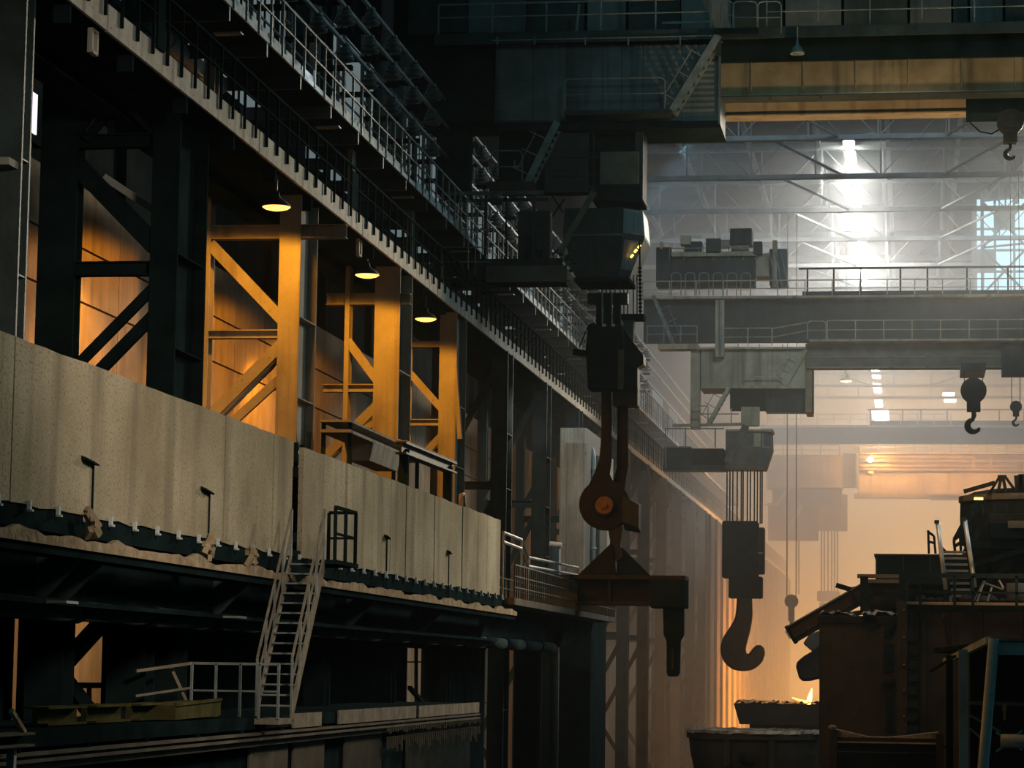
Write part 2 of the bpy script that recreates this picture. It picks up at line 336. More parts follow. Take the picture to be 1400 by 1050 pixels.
# frame A: dark twin legs seen against the lit wall
YA = 55.3
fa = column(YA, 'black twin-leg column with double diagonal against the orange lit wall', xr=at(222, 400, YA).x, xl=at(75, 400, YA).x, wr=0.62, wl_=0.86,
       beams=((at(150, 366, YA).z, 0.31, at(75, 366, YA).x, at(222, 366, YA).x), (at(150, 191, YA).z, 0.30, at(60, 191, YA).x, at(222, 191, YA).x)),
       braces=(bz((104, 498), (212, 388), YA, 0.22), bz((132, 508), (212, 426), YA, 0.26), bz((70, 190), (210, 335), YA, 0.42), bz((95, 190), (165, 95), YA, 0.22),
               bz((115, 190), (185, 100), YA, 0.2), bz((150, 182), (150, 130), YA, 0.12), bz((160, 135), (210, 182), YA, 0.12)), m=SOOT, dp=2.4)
MB().bar(Vector((at(120, 228, YA).x, YA + 1.2, at(120, 228, YA).z)), Vector((at(210, 288, YA).x, YA + 1.2, at(210, 288, YA).z)), 0.1, 0.16).build('brace', DUCTM, fa)
# frame B: brightest orange frame
YB = 65.6
xrB = at(395, 400, YB).x; xlB = at(278, 400, YB).x
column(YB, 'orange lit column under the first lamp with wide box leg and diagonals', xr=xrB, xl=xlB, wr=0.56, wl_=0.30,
       beams=((at(372, 316, YB).z, 0.36, at(274, 316, YB).x, at(472, 316, YB).x), (at(330, 456, YB).z, 0.22, xlB, xrB)),
       braces=(bz((286, 333), (384, 436), YB, 0.30), bz((292, 562), (384, 470), YB, 0.30, 2), bz((318, 575), (384, 515), YB, 0.22, 1)))
YC = 77.7
xrC = at(528, 500, YC).x; xlC = at(473, 500, YC).x
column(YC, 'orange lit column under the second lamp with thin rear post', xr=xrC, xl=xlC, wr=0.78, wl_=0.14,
       beams=((at(520, 408, YC).z, 0.34, at(445, 408, YC).x, at(560, 408, YC).x), (at(480, 530, YC).z, 0.24, at(440, 530, YC).x, xrC)),
       braces=(bz((474, 465), (515, 520), YC, 0.26), bz((445, 622), (515, 553), YC, 0.28, 2), bz((474, 600), (515, 575), YC, 0.18)))
YD = 88.0
xrD = at(612, 520, YD).x; xlD = at(556, 520, YD).x
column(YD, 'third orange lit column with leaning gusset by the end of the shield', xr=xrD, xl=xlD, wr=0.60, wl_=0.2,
       beams=((at(580, 577, YD).z, 0.22, xlD, xrD), (at(580, 470, YD).z, 0.2, xlD, xrD)),
       braces=(bz((560, 510), (606, 562), YD, 0.24), bz((572, 628), (606, 592), YD, 0.24, 2), bz((618, 450), (628, 600), YD, 0.22)))
_ctx = {0: 'dark column just behind the three orange lit frames', 1: 'dark column beside the pale corrugated shed', 2: 'dark column between the shed and the lifting beam',}
Y = 99.0; k = 0
while Y < 330:
    xx = -15.55; zt = GZ0
    lab = 'hazy brown braced column under the runway past the shed, ' + nth(k - 2 if k > 1 else 0)
    if k == 0: lab = 'first unlit braced column beyond the three lamps'
    if k == 1: lab = 'unlit braced column just before the pale corrugated shed'
    column(Y, lab, wr=0.62, wl_=0.40, beams=((9, 0.3, -18, xx), (14, 0.3, -18, xx)),
           braces=((-18, 9.2, xx, 13.8, 0.24, 1), (-18, 14.2, xx, 18.8, 0.24, 1), (-18, 4.2, xx, 8.8, 0.24, 1), (-18, 4.0, xx, 0.2, 0.24, 1)),
           m=STEEL if k < 3 else PINKC, dp=1.4 if k < 3 else 0.9, group='far crane columns under the runway' if k >= 2 else None)
    Y += 11.0; k += 1

# ================================================================== LOWER RUNWAY WITH WALKWAY
rg = thing('runway_girder', (XG, 40, GZ0), 'long dusty runway girder with walkway railing above the orange lamps', 'girder')
Y1R = 330
MB().box(XG - 0.06, XG - 2.6, 36, Y1R, GZ0 + 0.02, GZ0 + 0.22).build('deck', SOOT, rg)
MB().box(-17.6, -17.3, 36, Y1R, GZ0 - 0.12, GZ0 + .05).box(-17.8, -17.1, 36, Y1R, GZ0 - .18, GZ0 - .12).build('web_beam', SOOT, rg)
me = MB().box(-0.06, 0, 0.012, 5.988, 0, GZ1 - GZ0).mesh('fascia_panel', DUST)
me2 = MB().box(-0.06, 0.01, 0.02, 5.98, -0.012, GZ1 - GZ0 - 0.01).mesh('fascia_panel', DUST)
for i in range(49): inst('fascia_panel', me if i % 2 else me2, rg, (XG, 36 + 6 * i, GZ0))
def walkway_rail(root, x, z, y0, y1, sp, h, drop, n_max, r=0.030, RAIL=RAIL):
    n = int((y1 - y0) / sp)
    rl = MB().box(x - r, x + r, y0, y1, z + h - 0.03, z + h + 0.03).box(x - r * .8, x + r * .8, y0, y1, z + h * .52 - .02, z + h * .52 + .02)
    part = rl.build('railing', RAIL, root)
    me = MB().box(-r, r, -r, r, -drop, h).mesh('post', RAIL)
    rest = MB()
    for i in range(n + 1):
        if i < n_max: inst('post', me, part, (x, y0 + sp * i, z))
        else: yy = y0 + sp * i; rest.box(x - r, x + r, yy - r, yy + r, z - drop, z + h)
    if rest.v: rest.build('post', RAIL, part, kind='stuff')
    return part
walkway_rail(rg, XG + 0.05, GZ1, 37, Y1R, 1.07, 1.12, 0.30, 150, RAIL=SOOT)
walkway_rail(rg, XG - 2.0, GZ1, 37.4, 250, 2.14, 1.05, 0.1, 60)
MB().box(XG - 2.1, XG - 2.05, 36, 250, GZ1 - 0.2, GZ1 + 0.12).build('toe_plate', RAIL, rg)
me = MB().box(0.1, 0.2, -0.2, 0.2, 0, 0.06).box(0.1, 0.2, -0.2, -0.12, -0.42, 0).box(0.1, 0.2, 0.12, 0.2, -0.42, 0).box(0.1, 0.2, -0.2, 0.2, -0.42, -0.37).mesh('hanger_bracket', DUST)
for px, py in ((118, 24), (484, 327)):
    p = onX(px, py, XG - 0.4); inst('hanger_bracket', me, rg, (p.x, p.y, GZ0 - 0.06))
me = MB().box(-0.3, 0.02, -0.05, 0.05, -0.35, 0).mesh('bracket', SOOT)
for i in range(40): inst('bracket', me, rg, (XG - 0.1, 38 + 4 * i, GZ0))
MB().box(XG + 0.02, XG + 0.07, onX(212, 40, XG).y, onX(222, 40, XG).y, GZ1 - 0.1, GZ1 + 1.3).build('mesh_gate', SOOT, rg)
MB().box(XG + 0.02, XG + 0.07, onX(479, 250, XG).y, onX(487, 250, XG).y, GZ1, GZ1 + 1.0).build('mesh_gate', SOOT, rg)

# pale pipes and ducts behind the lower walkway
for px0, px1, k_py, X, r, lab in ((225, 300, 85, -18.4, 0.22, 'pale blue pipe along the aisle behind the lower walkway railing'),
                                  (166, 212, 146, -18.6, 0.16, 'short pale pipe end above the nearest twin-leg column'),
                                  (62, 112, 62, -17.9, 0.20, 'short pale pipe stub at the top left under the runway')):
    a = onX((px0 + px1) / 2, k_py, X); y0 = onX(px0, k_py, X).y; y1 = onX(px1, k_py, X).y
    m = MB().tube([(X, y0, a.z), (X, y1, a.z)], r, 12)
    t = thing('pipe', (X, y0, a.z), lab, 'pipe'); m.build('shell', DUCTM, t, smooth=True)
    for yy in (y0 + .02, y1 - .06): MB().tube([(X, yy, a.z), (X, yy + .05, a.z)], r * 1.25, 12).build('flange', RAIL, t)
    MB().bar((X, (y0 + y1) / 2, a.z), (X, (y0 + y1) / 2, a.z + (0.6 if px0 > 100 else 1.2)), 0.05).bar((X, (y0 + y1) / 2, a.z), (X - 2.1, (y0 + y1) / 2, a.z), 0.05).build('hanger', SOOT, t)

# ------------------------------------------------------------------ sodium lamps under the runway
def sodium_lamp(px, py, Y, label, rad):
    p = at(px, py, Y)
    t = thing('bell_lamp', tuple(p), label, 'lamp', 'sodium lamps hung under the runway girder')
    rad *= 1.1
    MB().lathe([(rad, 0), (rad * 0.99, 0.03), (rad * 0.72, 0.13), (rad * 0.4, 0.20), (0.09, 0.25), (0.07, 0.36)], p, 20).build('shade', STEEL, t, smooth=True)
    b = MB().lathe([(0.03, -0.09), (rad * 0.45, -0.08), (rad * 0.80, -0.045), (rad * 0.97, -0.004)], p, 20).build('lens', E_SOD, t, smooth=True)
    MB().tube([(p.x, p.y, p.z + 0.4), (p.x, p.y, max(GZ0, p.z + 0.5) + 0.05)], 0.02, 6).build('stem', RAIL, t)
    lamp('SPOT', 'sodium_light', (p.x, p.y, p.z - 0.2), 1900, SODIUM, target=(p.x - 1.0, p.y + 1.0, p.z - 9), angle=164, blend=0.15, radius=0.25)
    return t
sodium_lamp(378, 283, 63.0, 'lit orange sodium lamp nearest the camera above the brightest column', 0.33)
sodium_lamp(502, 376, 74.6, 'lit orange sodium lamp above the second column, middle of three', 0.33)
sodium_lamp(582, 436, 84.2, 'lit orange sodium lamp above the third column, farthest of three', 0.33)
for yy, pw in ((61.5, 420), (70.5, 330), (80.0, 330)):   # assumed bare spots hidden behind the columns, with no lamps built, light the back wall
    lamp('SPOT', 'assumed_rear_spot', (-18.9, yy, 17.0), pw * 3, SODIUM, target=(-20.6, yy + 1.2, 10), angle=125, blend=0.5, radius=0.3)

lamp('AREA', 'aisle_cool_fill', (-18.6, 69, 24.0), 70, (0.72, 0.85, 1.0), target=(-20.5, 69, 17.5), size=1.0, size_y=14)  # added cool area light on the upper back wall

# ================================================================== HIGH WALKWAY AND CONDUCTORS
XU = -16.2
UZ = onX(490, 182, XU).z
uw = thing('conductor_walkway', (XU, 50, UZ), 'upper service walkway with pale toe plates beside the conductor rails', 'walkway')
MB().box(XU - 2.0, XU, 48, 250, UZ, UZ + 0.08).build('deck', SOOT, uw)
me = MB().box(-0.05, 0, 0.02, 3.72, 0, 0.14).mesh('edge_plate', PALE)
me2 = MB().box(-0.03, 0, 0.06, 1.75, 0, 0.26).mesh('toe_plate', PALE)
for i in range(50):
    inst('edge_plate', me, uw, (XU + 0.05, 48 + 3.75 * i, UZ + 0.0))
for i in range(90):
    if i % 7 != 5: inst('toe_plate', me2, uw, (XU - 0.10, 48 + 1.85 * i, UZ + 0.17))
walkway_rail(uw, XU + 0.06, UZ + 0.1, 48, 250, 1.25, 1.35, 0.1, 100)
walkway_rail(uw, XU - 1.45, UZ + 0.1, 48.5, 200, 2.5, 1.15, 0.1, 60)
me = MB().prism_x([(0, 0), (0.12, 0), (0.12, -0.35), (0, -0.35)], -2.6, 0.02).mesh('bracket', STEEL)
for i in range(50): inst('bracket', me, uw, (XU, 49 + 3.75 * i, UZ - 0.01))
me = MB().box(-0.7, 0.0, 0.0, 0.3, -0.07, -0.03).mesh('bracket_tip', RAIL)
for i in range(12): inst('bracket_tip', me, uw, (XU, 50.2 + 11.25 * i, UZ - 0.3))
# frames that carry the conductor rails
XC = -17.2
def kz(px, py): return onX(px, py, XC).z
rails_z = (kz(538, 135), kz(560, 114), kz(560, 78)); ins_h = 0.50
proto_f = None
frame_lab = 'tall ladder-like steel frame carrying the conductor insulators over the upper walkway'
for i in range(30):
    yy = 62.8 + 3.75 * i
    if proto_f is None:
        t = thing('conductor_tower', (XC - 0.9, yy, UZ + 0.08), frame_lab, 'tower', 'conductor support frames along the upper walkway')
        for dy in (-0.45, 0.45): MB().box(XC - 1.0, XC - 0.88, yy + dy - .05, yy + dy + .05, UZ + 0.08, rails_z[2] + 0.6).build('post', RAIL, t)
        for z in rails_z:
            MB().box(XC - 1.0, XC + 0.25, yy - 0.12, yy + 0.12, z - ins_h - 0.30, z - ins_h - 0.16).build('cross_arm', SOOT, t)
            MB().box(XC - 0.99, XC - 0.91, yy - 0.45, yy + 0.45, z - 0.2, z - 0.14).build('rung', RAIL, t)
        for z in (UZ + 0.5, UZ + 1.0, UZ + 1.5): MB().box(XC - 0.99, XC - 0.91, yy - 0.45, yy + 0.45, z, z + 0.06).build('rung', RAIL, t)
        MB().box(XC - 0.86, XC - 0.80, yy - 0.28, yy + 0.22, UZ + 1.0, UZ + 1.9).build('plate', PALE, t)
        proto_f = t
    else:
        t = copy_tree(proto_f); t.location.y = yy
    t['label'] = 'ladder-like steel tower carrying conductor insulators, ' + nth(i)
# three conductor rails, each with its insulators
for n_, (z, lab) in enumerate(zip(rails_z, ('lowest of the three bare conductor rails on insulators', 'middle one of the three bare conductor rails on insulators', 'topmost of the three bare conductor rails on insulators'))):
    cr = thing('conductor_rail', (XC, 62, z), lab, 'rail')
    dx = 0.0
    MB().box(XC + dx - 0.05, XC + dx + 0.05, 56, 260, z - 0.02, z + 0.08).build('bar', BUSM, cr)
    prof = [(0.10, -0.52), (0.30, -0.50), (0.31, -0.42), (0.12, -0.38), (0.12, -0.34), (0.27, -0.31), (0.25, -0.25), (0.11, -0.20), (0.20, -0.16), (0.17, -0.09), (0.08, -0.06), (0.07, 0.0)]
    me = MB().lathe(prof, (0, 0, 0), 12).mesh('insulator', PORC, smooth=True)
    cp = MB().box(-0.12, 0.12, -0.16, 0.16, -0.03, 0.03).mesh('clamp', BUSM)
    cab = MB().tube([(-0.1, -0.2, 0.05), (-0.3, -0.25, -0.5), (-0.7, -0.25, -0.55)], 0.025, 5).mesh('cable', RAIL)
    for i in range(30):
        yy = 62.8 + 3.75 * i
        inst('insulator', me, cr, (XC + dx, yy, z - 0.01)); inst('clamp', cp, cr, (XC + dx, yy, z + 0.01))
        if i % 2 == 0: inst('cable', cab, cr, (XC + dx, yy, z))
    MB().box(XC - 0.9, XC - 0.85, 58, 250, z - 0.9, z - 0.85).build('back_bar', RAIL, cr)

# ================================================================== HEAT SHIELD WALL
XS = -12.0
def shield(name_lab, seams, top_px, bot_px, notch=()):
    y0 = onX(seams[0], 500, XS).y
    t = thing('heat_shield', (XS, y0, onX(*bot_px[0], XS).z), name_lab, 'shield wall')
    zt = onX(*top_px[0], XS).z, onX(*top_px[1], XS).z; zb = onX(*bot_px[0], XS).z, onX(*bot_px[1], XS).z
    ya, yb = onX(top_px[0][0], 500, XS).y, onX(top_px[1][0], 500, XS).y
    rr = random.Random(3)
    for a, b in zip(seams[:-1], seams[1:]):
        if a == 474.5: continue
        pa, pb = onX(a, 560, XS).y, onX(b, 560, XS).y
        f = lambda y, q: q[0] + (q[1] - q[0]) * (y - ya) / (yb - ya)
        j = rr.uniform(-0.012, 0.012); x = XS + j
        g = 0.014; n = max(2, int((pb - pa) / 0.6)); pts_b = []; pts_t = []
        for i in range(n + 1):
            y = pa + g + (pb - pa - 2 * g) * i / n
            pts_t.append((y, f(y, zt) + rr.uniform(-0.012, 0.012))); pts_b.append((y, f(y, zb) + rr.uniform(-0.03, 0.03)))
        m = MB().prism_x(pts_b + pts_t[::-1], x - 0.10, x)
        m.build('panel', SHIELD, t)
    MB().box(XS - 0.30, XS - 0.11, pa if False else onX(seams[0], 560, XS).y, onX(seams[-1], 560, XS).y, zb[0] + 0.3, zb[0] + 0.5).box(
        XS - 0.30, XS - 0.11, onX(seams[0], 560, XS).y, onX(seams[-1], 560, XS).y, min(zt) - 0.6, min(zt) - 0.4).build('frame', SOOT, t)
    return t
s1 = shield('long dusty heat shield wall of tall plates left of the steel stair', (-140, -60, 18, 309, 328, 355, 376, 402),
            ((0, 452), (400, 603)), ((0, 684), (400, 760)))
s2 = shield('shorter dusty heat shield wall of narrow plates right of the steel stair', (417, 445, 474.5, 477.5, 501, 513, 525, 537, 548, 558, 581, 597, 616, 635, 652, 669, 687),
            ((417, 612), (687, 712)), ((478, 775), (687, 815)))
for px, py, s_ in ((119, 628, s1), (280, 669, s1), (527, 733, s2), (612, 754, s2)):      # black tabs and strips standing in for dark cut pockets and slits
    p = onX(px, py, XS); wd = 0.28 if px < 400 else 0.14
    MB().add([(XS, p.y - wd, p.z + .04), (XS, p.y + wd, p.z - .0), (XS + .10, p.y + wd, p.z - .05), (XS + .10, p.y - wd, p.z - .0),
              (XS, p.y - wd, p.z - .02), (XS, p.y + wd, p.z - .06), (XS + .10, p.y + wd, p.z - .08), (XS + .10, p.y - wd, p.z - .03)],
             [(0, 1, 2, 3), (7, 6, 5, 4), (0, 4, 5, 1), (1, 5, 6, 2), (2, 6, 7, 3), (3, 7, 4, 0)]).build('pocket_tab', SOOT, s_)
    MB().box(XS, XS + 0.025, p.y + wd - .02, p.y + wd + .015, p.z - (0.75 if px < 400 else 1.2), p.z).build('slit_strip', SOOT, s_)
p = onX(642, 690, XS); MB().tube([(XS - .2, p.y - .3, p.z - .4), (XS - .2, p.y - .25, p.z + .25), (XS - .2, p.y + .15, p.z + .3), (XS - .2, p.y + .45, p.z - .3)], 0.06, 8).build('lifting_loop', CRUST, s2, smooth=True)
q = onX(392, 650, XS - .75); q2 = onX(424, 650, XS - .75)
MB().box(XS - .85, XS - .75, q.y, q2.y, 9.0, 10.9).build('slot_shade_plate', SOOT, s2)  # added dark plate stands in for the shade inside the slot
q = onX(470, 650, XS - .3); q2 = onX(483, 650, XS - .3)
MB().box(XS - .30, XS - .2, q.y, q2.y, 9.35, 11.0).build('joint_shade_plate', SOOT, s2)  # dark sheet added behind the open joint to read as shade
# rungs in the slot between the two shields
yl = onX(409, 650, XS - 0.5).y
t = thing('ladder', (XS - 0.5, yl, 9.2), 'short dark ladder in the slot between the two shield walls', 'ladder')
for dy in (-0.28, 0.28): MB().box(XS - 0.55, XS - 0.47, yl + dy - .04, yl + dy + .04, 9.2, 11.6).build('rail', SOOT, t)
me = MB().box(-0.03, 0.03, -0.26, 0.26, -0.03, 0.03).mesh('rung', RAIL)
for i in range(8): inst('rung', me, t, (XS - 0.5, yl, 9.3 + 0.3 * i))
# platform under the shields
ZB = onX(200, 722, XS).z
pf = thing('shield_platform', (XS, 34, 8.2), 'dark ledge with crusted tan lip running under the shield walls', 'platform')
ye = onX(690, 815, XS).y
MB().box(XS - 1.6, XS - 0.03, 30, ye, 8.85, 9.30).build('deck', SOOT, pf)
MB().box(XS - 0.9, XS - 0.5, 30, ye, 7.9, 8.85).box(XS - 1.1, XS - 0.2, 30, ye, 7.85, 7.92).build('beam', SOOT, pf)
zl = onX(25, 722, XS + 0.35).z
MB().box(XS - 0.1, XS + 0.33, 30, ye, zl - 0.28, zl - 0.10).build('lip', SOOT, pf)
rr = random.Random(5); poly = []; n = 130
ys = [30 + (ye - 30) * i / n for i in range(n + 1)]
poly = [(y, zl - 0.16) for y in ys] + [(y, zl - 0.01 + 0.05 * math.sin(y * 2.2) * math.sin(y * .7) + rr.uniform(-0.03, 0.03)) for y in ys[::-1]]
MB().prism_x(poly, XS + 0.30, XS + 0.38).build('crust', CRUST, pf)
me = MB().box(-0.02, 0.03, -0.035, 0.035, -0.03, 0.12).box(-0.02, 0.06, -0.035, 0.035, -0.03, 0.0).mesh('clip', PALE)
for i in range(40):
    if 31 + 1.25 * i < ye: inst('clip', me, pf, (XS + 0.02, 31 + 1.25 * i, zl + 0.33))
rr = random.Random(8)
for px, py in ((112, 715), (275, 748), (333, 762)):
    p = onX(px, py, XS + 0.2); m = MB()
    for k in range(7): q = [rr.uniform(-.22, .22) for _ in range(3)]; m.bar((p.x + .1, p.y + q[0], p.z + q[1]), (p.x + .2, p.y + q[1], p.z + q[2]), 0.07, 0.10)
    m.build('slag_lump', CRUST, pf)
me = MB().prism([(0, 0), (0.8, 0), (0.8, -0.1), (0.1, -0.85), (0, -0.85)], -0.04, 0.04).mesh('gusset', STEEL)
for px in (97, 128, 330, 505, 600): p = onX(px, 760, XS); inst('gusset', me, pf, (XS - 0.5, p.y, 8.75))
me = MB().box(0, 0.5, -0.45, 0.1, -0.04, 0).mesh('gusset_foot', RAIL)
for px in (97, 330): p = onX(px, 772, XS); inst('gusset_foot', me, pf, (XS - 0.4, p.y, 7.9))

# end platform with cage railing beyond the shields
pe = thing('end_platform', (XS, ye, 8.9), 'small railed platform with white handrail at the far end of the shield walls', 'platform')
y2 = onX(748, 830, XS).y
MB().box(XS - 2.0, XS + 0.3, ye, y2 + 18, 8.95, 9.15).build('deck', BOXM, pe)
a = Vector((XS + 0.25, ye + 0.3, 9.15))
railing(pe, a, (XS + 0.25, y2 + 18, 9.15), 1.0, 0.45, 0.022, m=STEEL, mids=(0.33, 0.66))
railing(pe, (XS - 1.9, ye + 0.3, 9.15), (XS - 1.9, y2 + 14, 9.15), 1.0, 0.9, 0.022, mids=(0.33, 0.66))
_p = at(760, 865, 92)
MB().prism_x([(78, 8.95), (y2 + 18, 8.95), (y2 + 17.5, 8.6), (y2 + 10, 7.9), (78, 7.9)], XS - 1.2, XS - .6).build('cantilever_bracket', SOOT, pe)
hr = MB(); q = [onX(688, 728, XS), onX(713, 738, XS), onX(722, 762, XS), onX(790, 776, XS)]
hr.tube(q, 0.05, 6); hr.tube([v - Vector((0, 0, 0.28)) for v in q], 0.05, 6)
for v in q: hr.bar(v, (v.x, v.y, 9.1), 0.06)
hr.build('handrail', RAIL, pe)

# ================================================================== PIPE ALONG THE SHIELD BASE
XP = -12.6
zp = onX(45, 829, XP).z
pp = thing('lagged_pipe', (XP, 33, zp), 'thick dark lagged pipe running below the shield platform', 'pipe')
yy = 31.0; i = 0
while yy < 90:
    L = 3.9
    MB().tube([(XP, yy + .03, zp), (XP, yy + L / 2, zp - 0.02), (XP, yy + L - .03, zp)], 0.17 + 0.012 * (i % 2), 14).build('pipe_section', PIPEM, pp, smooth=True)
    MB().tube([(XP, yy - .07, zp), (XP, yy + .07, zp)], 0.215, 14).build('flange', SOOT, pp)
    yy += L; i += 1
for yy in (36, 44, 52, 60, 68, 76): MB().bar((XP, yy, zp + 0.1), (XP, yy, 8.3), 0.05).bar((XP, yy, 8.3), (XP, yy, 7.86), .05).build('hanger', SOOT, pp)

# ================================================================== DARK LOWER STOREY UNDER THE SHIELDS
# plates of the lower storey stand between the columns; the amber gaps are openings to the lit wall behind
XL = -14.4
lw = thing('lower_storey_frame', (XL, 34, 0), 'sooty black plate framing with openings under the shield platform', 'wall frame')
def plate(pa, pb, pya, pyb, x=XL, m=SOOT, nm='plate'):
    a = onX(pa, (pya + pyb) / 2, x); b = onX(pb, (pya + pyb) / 2, x); z0 = onX((pa + pb) / 2, pyb, x).z; z1 = onX((pa + pb) / 2, pya, x).z
    MB().box(x - 0.12, x, a.y, b.y, max(0, z0), z1).build(nm, m, lw)
for pa, pb in ((-90, 6), (31, 94), (146, 330), (330, 470), (470, 547), (580, 634), (636, 662)): plate(pa, pb, 842, 1090)
for pa, pb in ((-90, 6), (31, 90), (136, 156), (193, 249), (326, 420), (420, 690)): plate(pa, pb, 740, 842)
plate(6, 31, 740, 788); plate(90, 330, 740, 798); plate(31, 330, 832, 848); plate(547, 580, 842, 886); plate(94, 146, 985, 1090); plate(6, 31, 990, 1090); plate(547, 580, 960, 1090)
for (a, b, wd) in (((72, 925), (145, 845), 0.34), ((78, 915), (140, 995), 0.30), ((132, 832), (160, 798), 0.25), ((560, 940), (582, 965), 0.1)):
    pa = onX(*a, XL + 0.3); pb = onX(*b, XL + 0.3); MB().bar(pa, pb, 0.12, wd).build('brace', SOOT, lw)
for (a, b, wd) in (((96, 937), (146, 937), 0.10), ((122, 937), (122, 985), 0.10), ((122, 964), (146, 964), 0.06), ((156, 812), (193, 812), 0.05), ((181, 798), (181, 832), 0.06), ((249, 810), (326, 815), 0.05), ((254, 798), (254, 832), 0.09), ((304, 800), (304, 835), 0.12), ((552, 905), (580, 905), 0.04), ((569, 886), (569, 962), 0.28)):
    MB().bar(onX(*a, XL + 0.05), onX(*b, XL + 0.05), 0.06, wd).build('glazing_bar', SOOT, lw)
for px, x_, wd in ((60, -13.6, 0.62), (172, -13.6, 0.7), (226, -13.4, .5), (430, -13.6, 0.5), (520, -13.6, 0.6), (600, -13.8, .5), (720, -13.8, 0.9)):
    p = onX(px, 900, x_); t = thing('stub_column', (x_, p.y, 0), None, None)
    h_leg(x_, p.y, 0, 7.84 if px < 650 else 8.95, wd, 0.6).build('leg', SOOT, t); MB().box(x_ - wd / 2 - .1, x_ + wd / 2 + .1, p.y - .1, p.y + .7, 0, 0.06).build('base_plate', SOOT, t)
    t['category'] = 'column'; t['group'] = 'short dark columns under the shield platform'
    t['label'] = {60: 'short dark column left of the tall amber opening', 172: 'short dark column right of the tall amber opening', 226: 'short dark column between the amber openings and the stair',
                  430: 'short dark column just right of the steel stair', 520: 'short dark column left of the narrow pale opening', 600: 'short dark column right of the narrow pale opening',
                  720: 'broad dark column below the railed end platform', 775: 'broad dark column behind the lifting beam arm'}[px]

for _y, _p in ((56.5, 150), (63, 130), (72, 120), (102, 50)): lamp('AREA', 'assumed_lower_light', (-17.2, _y, 8.3), _p, (1.0, 0.56, 0.24), target=(-20.5, _y + 4, 5.8), size=1.2)  # assumed area lights behind the plates, giving the wall its amber; no lamps built

# ================================================================== STEEL STAIR
XA, XB = -11.62, -10.98
pt = onX(420, 765, -11.3); pb = onX(374, 972, -11.3)
yt, zt_, yb_, zb_ = pt.y, pt.z, pb.y, pb.z
st = thing('steel_stair', (-11.3, yb_, zb_), 'steep steel stair with dusty handrails climbing to the slot between shields', 'stair')
for x in (XA, XB):
    hw = .14 if x == XA else .24
    m = MB(); m.hexa([(x - .02, yb_ - .0, zb_ - hw), (x + .02, yb_, zb_ - hw), (x + .02, yb_, zb_ + .10), (x - .02, yb_, zb_ + .10)],
                     [(x - .02, yt, zt_ - hw), (x + .02, yt, zt_ - hw), (x + .02, yt, zt_ + .10), (x - .02, yt, zt_ + .10)])
    m.build('stringer', DSTEEL, st)
me = MB().box(XA, XB, -0.11, 0.11, -0.015, 0.015).mesh('tread', RAIL)
for i in range(15): f = (i + .5) / 15; inst('tread', me, st, (0, yb_ + (yt - yb_) * f, zb_ + (zt_ - zb_) * f))
for x in (XA, XB):
    m = MB().bar((x, yb_, zb_ + .95), (x, yt, zt_ + .95), 0.04).bar((x, yb_, zb_ + .5), (x, yt, zt_ + .5), 0.035)
    pr = m.build('handrail', DSTEEL, st)
    for k in range(5): f = k / 4; y = yb_ + (yt - yb_) * f; z = zb_ + (zt_ - zb_) * f; MB().bar((x, y, z), (x, y, z + .95), .04).build('post', RAIL, pr)
MB().box(XA - .05, XB + .25, yt, yt + 2.0, zt_ - .08, zt_).build('landing', SOOT, st)
railing(st, (XB + .2, yt + .05, zt_), (XB + .2, yt + 1.9, zt_), 1.0, 0.9, 0.03, m=SOOT)
railing(st, (XA + .3, yt + 1.9, zt_), (XB + .2, yt + 1.9, zt_), 1.0, 0.45, 0.03, m=SOOT)
# bottom landing with its railing
bl = MB().box(-12.6, XB + .02, yb_ - 1.0, yb_ + .05, zb_ - .22, zb_ - .12).build('lower_landing', DSTEEL, st)
railing(st, (XA - .05, yb_ - 1.0, zb_ - .12), (XB, yb_ - 1.0, zb_ - .12), 0.95, 0.32, 0.022)
railing(st, (-12.55, yb_ - 1.0, zb_ - .12), (XA - .05, yb_ - 1.0, zb_ - .12), 0.95, 0.45, 0.022)
a = onX(250, 915, -12.1); b = onX(300, 902, -12.1)
MB().bar((-12.55, yb_ - 1, zb_ + .83), (-13.3, yb_ - 1.9, zb_ + .68), 0.05).bar((-12.55, yb_ - 1, zb_ + .4), (-13.3, yb_ - 1.9, zb_ + .25), 0.04).bar((-12.5, yb_ - 1.0, zb_ - .1), (-12.9, yb_ - 1.1, zb_ + .75), 0.05).build('rail_extension', DSTEEL, st)

# ================================================================== LOWER SERVICE PLATFORM AND ITS RAILS
XD = -11.35
zd1 = onX(560, 966, XD).z; zd0 = onX(560, 982, XD).z
yd1 = onX(656, 960, XD).y; yd0 = onX(402, 985, XD).y
sp = thing('service_platform', (XD, 34, zd0), 'low platform with tan edge boards and long angle-iron rails at the lower left', 'platform')
MB().box(XD - 2.6, XD - .05, 30, yd1, zd0 + .03, zd1 - .02).build('deck', SOOT, sp)
for i, (pa, pb) in enumerate(((402, 440), (464, 569), (573, 655))):
    MB().box(XD - .04, XD, onX(pa, 978, XD).y, onX(pb, 978, XD).y, zd0, zd1 + .01 * (i % 2)).build('edge_board', DSTEEL, sp)
for kk, (px, py) in enumerate(((350, 1004), (300, 1016))):
    z = onX(px, py, XD).z; yl0 = 30
    MB().box(XD - .12, XD + .02, yl0, yd1, z - .02, z + .025).box(XD - .12, XD - .09, yl0, yd1, z - .13, z).build('angle_rail', BOXM, sp)
for i in range(14):
    yv = 33 + 2.9 * i
    if yv < yd1: MB().bar((XD - .06, yv, zd0 + .05), (XD - .06, yv, onX(300, 1016, XD).z), 0.05).build('hanger', SOOT, sp)
